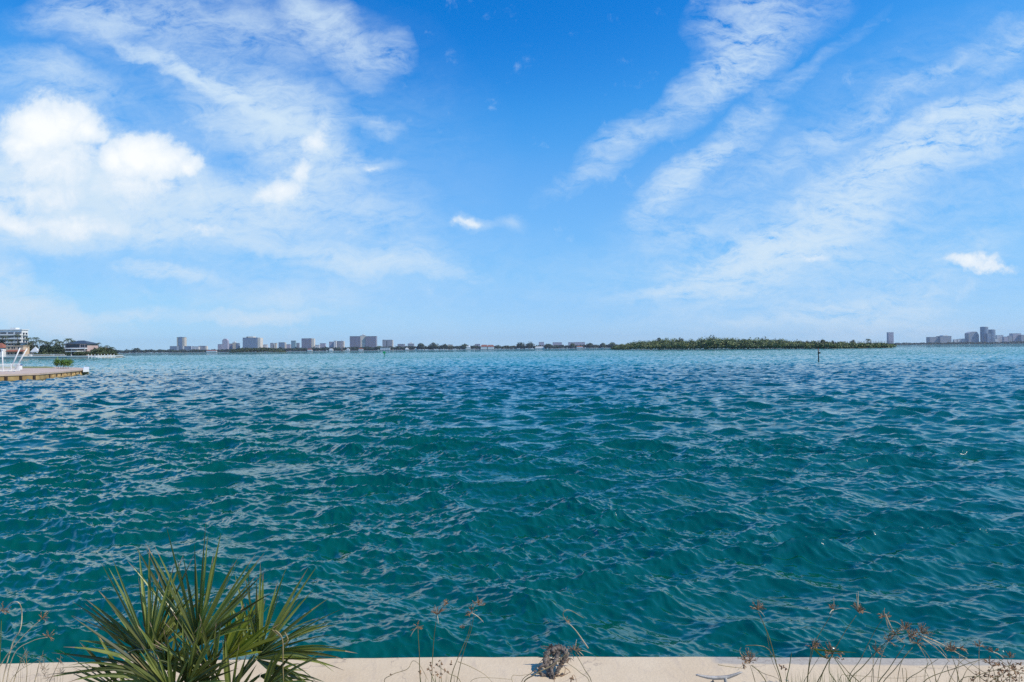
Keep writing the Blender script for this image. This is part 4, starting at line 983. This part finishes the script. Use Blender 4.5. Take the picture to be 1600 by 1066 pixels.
# ------------------------------------------------------------------ mangrove island
ZI = 0.25
wl = [(960, 546.7), (1010, 546.8), (1100, 546.4), (1200, 545.8), (1300, 545.1), (1385, 543.9), (1396, 543.2)]
front_i = [G(a_, b_, 0) for a_, b_ in wl]
def isl_y(px): return np.interp(px, [a_ for a_, _ in wl], [p[1] for p in front_i])
back_i = [p + np.array([8, 75 if 0 < i < len(front_i) - 1 else 20, 0]) for i, p in enumerate(front_i)][::-1]
o = MB().prism([p[:2] for p in front_i + back_i], -1, ZI).build('island_shore', mat('sand', (.34, .30, .22), .9, .4, .05), None); tag(o, kind='structure')
topl = [(960, 540.0), (968, 537.6), (980, 535), (995, 532.6), (1010, 530.8), (1030, 529), (1060, 528.5), (1075, 531.5), (1100, 528), (1112, 525.5), (1130, 526.5), (1150, 526.2), (1165, 527.5), (1180, 529), (1200, 529), (1225, 530.5), (1250, 532), (1275, 533), (1300, 533.5), (1330, 533.5), (1350, 535), (1370, 535.5), (1388, 537), (1396, 540.5)]
cl_ = Cloud(); core = MB()
def top_at(px): return np.interp(px, [a_ for a_, _ in topl], [b_ for _, b_ in topl])
for row in range(4):
    px = 961.0
    while px < 1396:
        D = isl_y(px) + 5 + row * 13 + random.uniform(-3, 3)
        yt = top_at(px) + random.uniform(-1.0, 2.2) + (5.5, 2.6, .6, 0)[row] * (.6 + .8 * random.random())
        z = zof(px, min(yt, 542.5), D); z = max(z, 3.4); w_ = random.uniform(4.2, 7.2)
        c_ = gh(px, D)
        cl_.add(*leaf_cloud((c_[0], D, z * .50), (w_, w_, z * .68), 480, .52, 12))
        px += random.uniform(5.6, 8.6) * (1 + row * .1)
# dense understorey along the waterline
px = 960.5
while px < 1396:
    D = isl_y(px) + 1.8; c_ = gh(px, D); cl_.add(*leaf_cloud((c_[0], D, 2.0), (3.2, 1.6, random.uniform(2.2, 3.4)), 170, .45, 6)); px += 2.6
o = cl_.build('mangrove_thicket', m_mang, None); tag(o, 'dense olive green mangrove trees covering the island', 'mangroves', kind='stuff')
mb = MB(); px = 962
while px < 1394:
    D = isl_y(px) + random.uniform(6, 25); c_ = gh(px, D); mb.tube([(c_[0], D, 0), (c_[0] + random.uniform(-.6, .6), D, 6)], [.25, .12], 5)
    D2 = isl_y(px) + 14; w_ = 5
    px += 2.5
o = mb.build('mangrove_trunks', m_bark, None); tag(o, 'dark mangrove trunks inside the island thicket', 'mangroves', kind='stuff')
# emergent trees
for (x0, x1, yt, lab) in ((1106, 1122, 524.6, 'dark rounded tree crown at the highest point of the island'), (1186, 1202, 526.5, 'dark crown above the island thicket right of its peak'), (1222, 1232, 529.5, 'small dark crown poking up in the middle of the island'), (1258, 1266, 530.3, 'small tree poking up left of the channel marker'), (1280, 1291, 529.3, 'pointed tree poking up above the channel marker'), (1297, 1305, 530.5, 'narrow tree poking up right of the channel marker'), (1052, 1068, 527.2, 'grey green tree crown on the left half of the island'), (1024, 1036, 527.6, 'small crown on the left shoulder of the island'), (1328, 1338, 530.2, 'dark tree poking up between two palms of the island')):
    px = (x0 + x1) / 2; round_tree('tree', lab, x0, x1, yt, isl_y(px) + 42, ZI, m_tree2, n=700, group='trees standing above the island thicket')
def ipalm(px, yt, lab, r_): 
    t_ = palm_tree(px, yt, isl_y(px) + 30, lab, r_, zb=ZI); t_['group'] = 'palms on the island'
ipalm(1357, 528.0, 'lone tall palm with a dense head near the right end of the island', 3.2)
ipalm(1286, 530, 'palm head beside the pointed tree on the island', 2.4)
ipalm(1371, 534.5, 'short palm right of the lone tall palm on the island', 2.2)
# small islet at the left
wl2 = [(362, 550.6), (385, 550.9), (420, 550.6), (444, 550.0)]
fi = [G(a_, b_, 0) for a_, b_ in wl2]; fD = 1450
x0_, x1_ = gh(361, fD)[0], gh(445, fD)[0]
o = MB().prism([(x0_, fD), ((x0_+x1_)/2, fD - 8), (x1_, fD), (x1_ - 10, fD + 45), (x0_ + 10, fD + 45)], -1, .4).build('island_shore', bpy.data.materials['sand'], None); tag(o, kind='structure')
cl_ = Cloud(); px = 362
while px < 444:
    yt = np.interp(px, [362, 378, 400, 420, 436, 444], [547, 543.4, 542.3, 542.8, 545.0, 548.2])
    for row in range(2):
        D = fD + 8 + row * 16; z = max(2.0, zof(px, yt + random.uniform(-.4, .8) + (1.6 - 1.6 * row), D)); c_ = gh(px, D)
        cl_.add(*leaf_cloud((c_[0], D, z * .5), (7, 7, z * .64), 220, 1.0, 8))
    px += 3.4
o = cl_.build('mangrove_islet', mat('islet_leaf', (0.085, 0.105, 0.03), 0.65, 0.4, 0.1, second=(0.04, 0.06, 0.02), island=0.4), None); tag(o, 'low dark green wooded islet in front of the left skyline', 'mangroves', kind='stuff')

# ------------------------------------------------------------------ far shores
m_farland = mat('far_land', (0.22, 0.21, 0.16), 0.95, 0.4, 0.01)
def farland(x0, x1, D, name, thick=900):
    a_, b_ = gh(x0, D)[0], gh(x1, D)[0]
    o = MB().prism([(a_, D), (b_, D), (b_ + 300, D + thick), (a_ - 300, D + thick)], -1, 1.4).build(name, m_farland, None); tag(o, kind='structure')
farland(-200, 1000, 2400, 'far_shore'); farland(1380, 2000, 3300, 'far_shore', 1200); farland(960, 1420, 3600, 'far_shore', 900)
fsw = MB(); a_, b_ = gh(-200, 2398)[0], gh(1000, 2398)[0]
t_ = thing('seawall', 'thin pale seawall line along the far shore', 'seawall', ((a_+b_)/2, 2397, 0)); MB().box(a_, b_, 2396.5, 2399.5, -1, 1.7).build('wall_panel', m_conc, t_)
# treelines (read as one mass)
def treeline(x0, x1, D, topf, name, lab, mt, step=3.4, size=1.9, n=170, rowd=14, rows=2, wid=11):
    cl = Cloud(); px = x0
    while px < x1:
        for r_ in range(rows):
            Dd = D + 10 + r_ * rowd; z = max(3.5, zof(px, topf(px) + random.uniform(-.5, .9) + (rows - 1 - r_) * 1.0, Dd)); c = gh(px, Dd)
            cl.add(*leaf_cloud((c[0], Dd, 1.2 + (z - 1.2) * .48), (wid * random.uniform(.7, 1.2), wid, (z - 1.2) * .66), n, size, 7))
        px += step * random.uniform(.7, 1.3)
    o = cl.build(name, mt, None); tag(o, lab, 'trees', kind='stuff')
tlf = lambda px: np.interp(px, [170, 200, 260, 300, 340, 380, 450, 500, 520, 560, 600, 640, 660, 690, 720, 760, 800, 850, 880, 910, 940, 965], [547.5, 546.5, 546.0, 546.2, 546, 544, 543.5, 542.5, 542.6, 541.8, 541.5, 540.5, 540, 540, 539.8, 540, 540.2, 539.5, 538.8, 538.6, 538.6, 538.5]) + .5 * math.sin(px * .37)
treeline(165, 965, 2400, tlf, 'far_woods', 'dark green tree line along the far shore in the centre and left', m_tree2)
tlr = lambda px: np.interp(px, [1390, 1400, 1450, 1500, 1560, 1600], [537.2, 535.8, 535.0, 534.6, 534.0, 532.8]) + .4 * math.sin(px * .5)
treeline(1385, 1640, 3300, tlr, 'far_woods', 'hazy blue green tree line under the right skyline', m_tree2, 4.5, 2.4, 110, 20, 2, 16)
for (x0, x1, yt, lab) in ((806.5, 821, 534.8, 'left of the twin dark domed trees on the far shore'), (820, 836, 534.8, 'right of the twin dark domed trees on the far shore'), (651, 666, 536.3, 'domed tree left of the largest dome on the far shore'), (667, 687, 535.0, 'largest domed tree on the far shore'), (689, 700, 537.4, 'irregular dark tree right of the largest dome'),
        (848, 866, 537.0, 'wide dark tree right of the long white roof'), (915, 929, 535.8, 'domed tree toward the island end of the far shore'), (950, 962, 534.8, 'round tree just left of the island'), (587, 598, 540, 'tree at the foot of the twin slab building'), (720, 733, 537.5, 'pale green tree left of the pink roofs'), (936, 948, 536.0, 'spreading tree third from the island'), (206, 219, 543.8, 'pointed dark tree at the left of the far shore'), (890, 900, 536.5, 'small tree in the hazy stretch of far shore')):
    round_tree('tree', lab, x0, x1, yt, 2392 + 12, 1.2, m_tree2 if 'dark' in lab or 'dome' in lab else m_tree, n=650, lumps=14, size=1.7, group='larger trees on the far shore')

# far buildings
fac = {
 'bluegrey': facade('facade_blue_grey', (.30, .36, .44), (.10, .16, .26), 3.3, 5, .6, .8),
 'mauve': facade('facade_mauve', (.36, .34, .40), (.10, .11, .17), 3.3, 5, .6, .85),
 'white': facade('facade_white', (.74, .73, .71), (.22, .26, .32), 3.3, 6, .42, .6),
 'cream': facade('facade_cream', (.68, .60, .48), (.25, .24, .22), 3.3, 6, .4, .6),
 'lilac': facade('facade_lilac', (.52, .48, .54), (.20, .22, .30), 3.3, 5, .5, .7),
 'teal': facade('facade_teal', (.30, .42, .46), (.12, .22, .28), 3.3, 5, .6, .8),
 'grey': facade('facade_grey', (.42, .43, .46), (.14, .17, .22), 3.3, 5, .55, .7),
 'side': mat('pale_side_wall', (.72, .66, .56), .8, .1, .05),  # sunlit tone of the tower flanks put into the colour; also the tan core
 'roof': mat('grey_roof', (.42, .42, .42), .8, .2, .1)}
BL = [ # x0,x1,ytop,facade,extra,label,D
 (265, 276, 541, 'bluegrey', '', 'low blue grey building left of the cream tower in the left skyline', 2500),
 (276, 288, 527, 'cream', 'glass', 'cream tower with a dark glass front, tallest left of the islet', 2520),
 (287, 299, 541, 'bluegrey', 'white', 'squat glass building with white frame right of the cream tower', 2490),
 (284, 301, 546.5, 'white', '', 'long low white building at the water below the cream tower', 2415),
 (302, 310, 541.5, 'white', '', 'small white block right of the glass building', 2480), (310, 320.5, 540.5, 'grey', 'side', 'grey roofed white building at the right end of the cream tower group', 2490),
 (340, 346.5, 538, 'lilac', '', 'pale lilac block left of the arched tower', 2600), (347, 355.5, 529.3, 'lilac', 'arch', 'lilac tower with an arched top', 2560), (356.5, 362.5, 537, 'lilac', '', 'lilac block right of the arched tower', 2600),
 (363, 368, 535.3, 'cream', 'ph', 'small cream block with white rooftop box', 2590), (368.5, 373, 536.3, 'bluegrey', '', 'narrow grey block left of the wide blue slab', 2590),
 (379, 402, 527.6, 'bluegrey', 'side ph2', 'wide blue grey slab behind the islet', 2560), (404, 411.5, 539, 'grey', '', 'low grey block right of the wide blue slab', 2620), (412, 417, 538.4, 'white', '', 'low white block right of the wide blue slab', 2600),  # the wide slab's shaded front is put into its blue grey wall colour
 (422, 426.5, 536, 'grey', '', 'narrow grey block above the islet', 2620), (428.5, 431.5, 536, 'cream', '', 'narrow cream block above the islet', 2620), (435, 444, 535, 'bluegrey', 'side', 'blue grey block above the right end of the islet', 2590),
 (447, 453, 538, 'lilac', '', 'short lilac block right of the islet', 2600), (454.6, 461.2, 532.4, 'teal', '', 'slim teal tower in the left skyline', 2570), (463, 467, 536, 'grey', '', 'narrow block right of the teal tower', 2600),
 (471, 486, 528.8, 'mauve', 'side', 'tower with a shaded dark front and a broad sunlit cream side wall', 2560), (492, 498.5, 539, 'white', '', 'low white gabled building right of the cream sided tower', 2560), (500, 508, 536.5, 'lilac', '', 'pale block right of the white gabled building', 2600),  # shaded front and sunlit side are given as two wall colours
 (514, 521, 534, 'lilac', '', 'left block of the white and grey trio', 2580), (521.3, 525, 532.6, 'white', '', 'middle white block of the trio', 2570), (525.5, 535.5, 533, 'grey', 'side', 'right block of the white and grey trio', 2590),
 (546.4, 563, 525.4, 'mauve', '', 'left slab of the large twin slab block', 2540), (563.1, 570.9, 524.2, 'side', 'ph', 'tan core between the twin slabs', 2545), (571, 587.4, 525.4, 'mauve', '', 'right slab of the large twin slab block', 2540),
 (597.4, 603.6, 531, 'grey', 'side', 'left block of the white framed pair right of the twin slabs', 2560), (605, 612.2, 531, 'grey', 'side', 'right block of the white framed pair right of the twin slabs', 2560),
 (621, 632, 537.6, 'grey', '', 'low grey block among trees right of the white framed pair', 2600), (637, 646.5, 537, 'grey', 'ph', 'low grey block left of the domed trees', 2600),
 (593.5, 609, 543.2, 'white', '', 'low white waterside house under the white framed pair', 2396),
 (700, 707, 538.5, 'cream', '', 'pale low building between far trees left of centre', 2470), (742, 750, 537.6, 'lilac', '', 'pale low building left of the pink roofs', 2470),
 (864, 878, 535.0, 'lilac', '', 'faint low building behind the trees left of the island', 2900), (889, 914, 534.8, 'lilac', '', 'long faint building behind the trees near the island', 2900), (842, 850, 534.5, 'lilac', '', 'faint narrow building behind the twin domes', 2900),
 (1388.5, 1396.6, 519.3, 'lilac', '', 'lone pale tower right of the island', 3700),
 (1453, 1468.5, 526.6, 'grey', '', 'left half of the wide twin block on the right skyline', 3450), (1469.5, 1487, 525.2, 'grey', 'ph', 'right half of the wide twin block on the right skyline', 3440),
 (1491, 1495, 530.5, 'white', '', 'first pale low block right of the wide twin block', 3500), (1497, 1501, 530, 'white', '', 'second pale low block right of the wide twin block', 3500), (1503, 1513, 529.3, 'white', '', 'pale low block left of the chamfered tower', 3500),
 (1514, 1530, 518.3, 'grey', 'cham', 'broad tower with chamfered top on the right skyline', 3480), (1536, 1546.2, 510.6, 'bluegrey', 'curve', 'tallest tower on the right skyline', 3460), (1547.4, 1557.4, 514.9, 'bluegrey', 'curve', 'slightly shorter tower right of the tallest one', 3480),
 (1543, 1549, 521, 'bluegrey', '', 'low link block between the two tallest towers', 3440), (1558, 1568, 523.8, 'white', '', 'pale block right of the two tallest towers', 3600), (1569, 1576, 526, 'lilac', '', 'low lilac block on the right skyline', 3560),
 (1576.4, 1582, 524.2, 'grey', 'cham', 'small pointed block on the right skyline', 3560), (1583, 1596, 521.0, 'lilac', '', 'wide lilac block near the right picture edge', 3560), (1596.3, 1612, 523.2, 'grey', '', 'grey block cut by the right picture edge', 3540), (1555, 1560, 529, 'white', '', 'small pale block at the foot of the shorter tower', 3420)]
for (x0, x1, yt, fm, ex_, lab, D) in BL:
    a_, b_ = gh(x0, D)[0], gh(x1, D)[0]; zt = zof((x0 + x1) / 2, yt, D); dep = max(12, (b_ - a_) * .6); cx = (a_ + b_) / 2
    t_ = thing('high_rise' if zt > 22 else 'far_building', lab, 'building', (cx, D, 1.2), 'buildings of the far skyline'); m_ = fac[fm]
    if 'arch' in ex_:
        n = 9; pr = [(a_, 1.2), (b_, 1.2)] + [(cx + (b_ - a_) / 2 * math.cos(math.pi * k / n), zt - 9 + 9 * math.sin(math.pi * k / n)) for k in range(n + 1)]
        nn = len(pr); MB().add([(p[0], D, p[1]) for p in pr] + [(p[0], D + dep, p[1]) for p in pr], [tuple(range(nn)), tuple(range(2*nn-1, nn-1, -1))] + [((i+1) % nn, i, nn+i, nn+(i+1) % nn) for i in range(nn)]).build('tower_body', m_, t_)
    elif 'cham' in ex_:
        c_ = (b_ - a_) * .16; h_ = zt * .12
        pr = [(a_, 1.2), (b_, 1.2), (b_, zt - 2.2 * h_), (b_ - c_, zt - h_ * .4), (b_ - 1.6 * c_, zt), (a_ + 2.2 * c_, zt), (a_ + c_, zt - .5 * h_), (a_, zt - h_)]
        nn = len(pr); MB().add([(p[0], D, p[1]) for p in pr] + [(p[0], D + dep, p[1]) for p in pr], [tuple(range(nn)), tuple(range(2*nn-1, nn-1, -1))] + [((i+1) % nn, i, nn+i, nn+(i+1) % nn) for i in range(nn)]).build('tower_body', m_, t_)
    elif 'curve' in ex_:
        n = 10; pr = [(cx + (b_ - a_) / 2 * math.cos(math.pi + math.pi * k / n), D + dep * .4 - dep * .4 * math.sin(math.pi * k / n)) for k in range(n + 1)] + [(b_, D + dep), (a_, D + dep)]
        MB().prism(pr, 1.2, zt - 2).build('tower_body', m_, t_)
        pr2 = [(cx + (x - cx) * .85, y + 2) for x, y in pr]; MB().prism(pr2, zt - 2.0, zt).build('roof', fac['roof'], t_)
    else:
        MB().box(a_, b_, D, D + dep, 1.2, zt - .8).build('tower_body', m_, t_)
        MB().box(a_ - .4, b_ + .4, D - .4, D + dep + .4, zt - .797, zt).build('roof', fac['roof'], t_)
    if 'side' in ex_.split():
        sw_ = (4.0 if x1 - x0 > 12 else 1.6) * D / F_PX
        MB().box(b_ + .5, b_ + sw_, D + 4, D + dep - .5, 1.2, zt - 1).build('sunlit_flank', fac['side'], t_)  # added block: the sunlit right face painted as a paler wall
    if 'glass' in ex_: MB().box(a_ + (b_-a_) * .25, a_ + (b_-a_) * .72, D - 1.2, D - .01, 8, zt + 1).build('glass_bay', fac['bluegrey'], t_)
    if ex_ == 'white':
        for xx in (a_ - .5, b_ + .5): MB().box(xx - 1.5, xx + 1.5, D - 2, D - .5, 1.2, zt).build('pier', m_white, t_)
    if 'ph' in ex_: MB().box(cx - (b_ - a_) * .22, cx + (b_ - a_) * .2, D + 3, D + dep - 3, zt + .01, zt + 4.2).build('penthouse', m_white if 'ph2' not in ex_ else fac['side'], t_)
    if 'ph2' in ex_: MB().box(a_ + (b_ - a_) * .22, a_ + (b_ - a_) * .34, D + 3, D + 9, zt + .01, zt + 3.4).build('roof_box', fac['roof'], t_)
# low waterside houses with roofs on the far shore
for (x0, x1, yt, yr, mr, lab) in ((751, 762, 542, 538.8, m_roofred, 'far house with pink red roof, left one of a pair'), (761, 772, 542, 539, m_roofred, 'far house with pink red roof, right one of a pair'), (836, 850.5, 543.2, 541.8, m_white, 'long low white roof under the trees of the far shore'), (727, 735, 542.2, 540.2, m_white, 'small white roofed far house left of the pink roofs'),
        (480, 487, 546.5, 545, m_roofred, 'tiny red roofed house under the cream sided tower'), (560, 567, 545.6, 544.4, m_roofred, 'tiny orange roofed house below the twin slabs'), (541, 546, 545.8, 544.8, m_white, 'tiny white house left below the twin slabs'), (514, 520, 546.2, 545, m_white, 'tiny white house below the white and grey trio'),
        (322, 338, 548.2, 547, m_roofred, 'long reddish low house on the far shore left of the arched tower'), (633, 638, 545, 543.6, m_white, 'tiny white house left of the domed trees'), (901, 911, 542.2, 540.8, m_roofred, 'faint pink roof near the island'), (648, 651, 545, 544, m_white, 'smallest white shed left of the largest dome')):
    t_ = house('house', lab, 'house', x0, x1, yt, 2395, 7, wst, 'hip', mr, .5, zb=1.3, yroof=yr); t_['group'] = 'low houses on the far shore'

# markers and mast
def marker(px, yb, ytp, lab, sign, smat, name='channel_marker', r_=.085):
    b_ = G(px, yb, 0); D = b_[1]; zt = zof(px, ytp, D)
    t_ = thing(name, lab, 'marker', (b_[0], D, 0))
    MB().tube([(b_[0] + .03, D, -1.5), (b_[0], D, zt * .5), (b_[0] - .05, D, zt)], [r_ * 1.15, r_, r_ * .9], 10).build('pile', m_dark, t_, True)
    return t_, b_, D, zt
t_, b_, D, zt = marker(1279.3, 566, 547, 'dark wooden channel marker pile with small boards standing in front of the island', None, None)
MB().box(b_[0] - .02, b_[0] + .26, D - .16, D - .12, zof(1279, 552.8, D), zof(1279, 550.2, D)).build('board', m_dark, t_)
MB().box(b_[0] - .17, b_[0] + .10, D - .14, D - .10, zof(1279, 549.3, D), zof(1279, 546.6, D)).build('board', mat('pale_board', (.35, .28, .22), .7, .4, 8), t_)
MB().tube([(b_[0] - .05, D, zt), (b_[0] - .05, D, zt + .12), (b_[0] - .05, D, zt + .22)], [.07, .08, .03], 8).build('lamp', mat('red_lamp', (.35, .07, .04), .5, .2, 5), t_, True)
t_, b_, D, zt = marker(600.5, 557.2, 550, 'small green square channel marker out on the water below the twin slabs', None, None, 'green_marker', .10)
MB().box(b_[0] - .55, b_[0] + .55, D - .16, D - .11, zof(600, 552.6, D), zof(600, 549.3, D)).build('board', m_green, t_)
MB().box(b_[0] - .25, b_[0] + .25, D - .1, D + .1, zof(600, 554.4, D), zof(600, 553.6, D)).build('board', m_green, t_)
D = 1700; b_ = gh(534, D); t_ = thing('mast', 'tall thin pale mast rising from the water below the left skyline', 'mast', (b_[0], D, 0))
MB().tube([(b_[0], D, -1), (b_[0], D, zof(534, 531, D))], [.7, .45], 6).build('pole', mat('mast_pale_red', (.62, .45, .42), .6, .2, .5), t_)
MB().box(b_[0] - 1.6, b_[0] + 1.6, D - 1.5, D + 1.5, .2, 2.4, .3).build('platform', m_dark, t_)

# ------------------------------------------------------------------ haze
hz_ = MB().box(-7500, 7500, -300, 7200, -6, 130).build('haze', bpy.data.materials.new('haze'), None); tag(hz_, kind='stuff')
hm = bpy.data.materials['haze']; hm.use_nodes = True; hm.node_tree.nodes.clear(); q = NT(hm.node_tree)
pv = q.new('ShaderNodeVolumePrincipled'); pv.inputs['Color'].default_value = (0.78, 0.88, 1.0, 1); pv.inputs['Density'].default_value = 0.00006; pv.inputs['Anisotropy'].default_value = 0.2
om = q.new('ShaderNodeOutputMaterial'); q.link(pv.outputs[0], om.inputs['Volume'])
print('VERTS water', len(V))
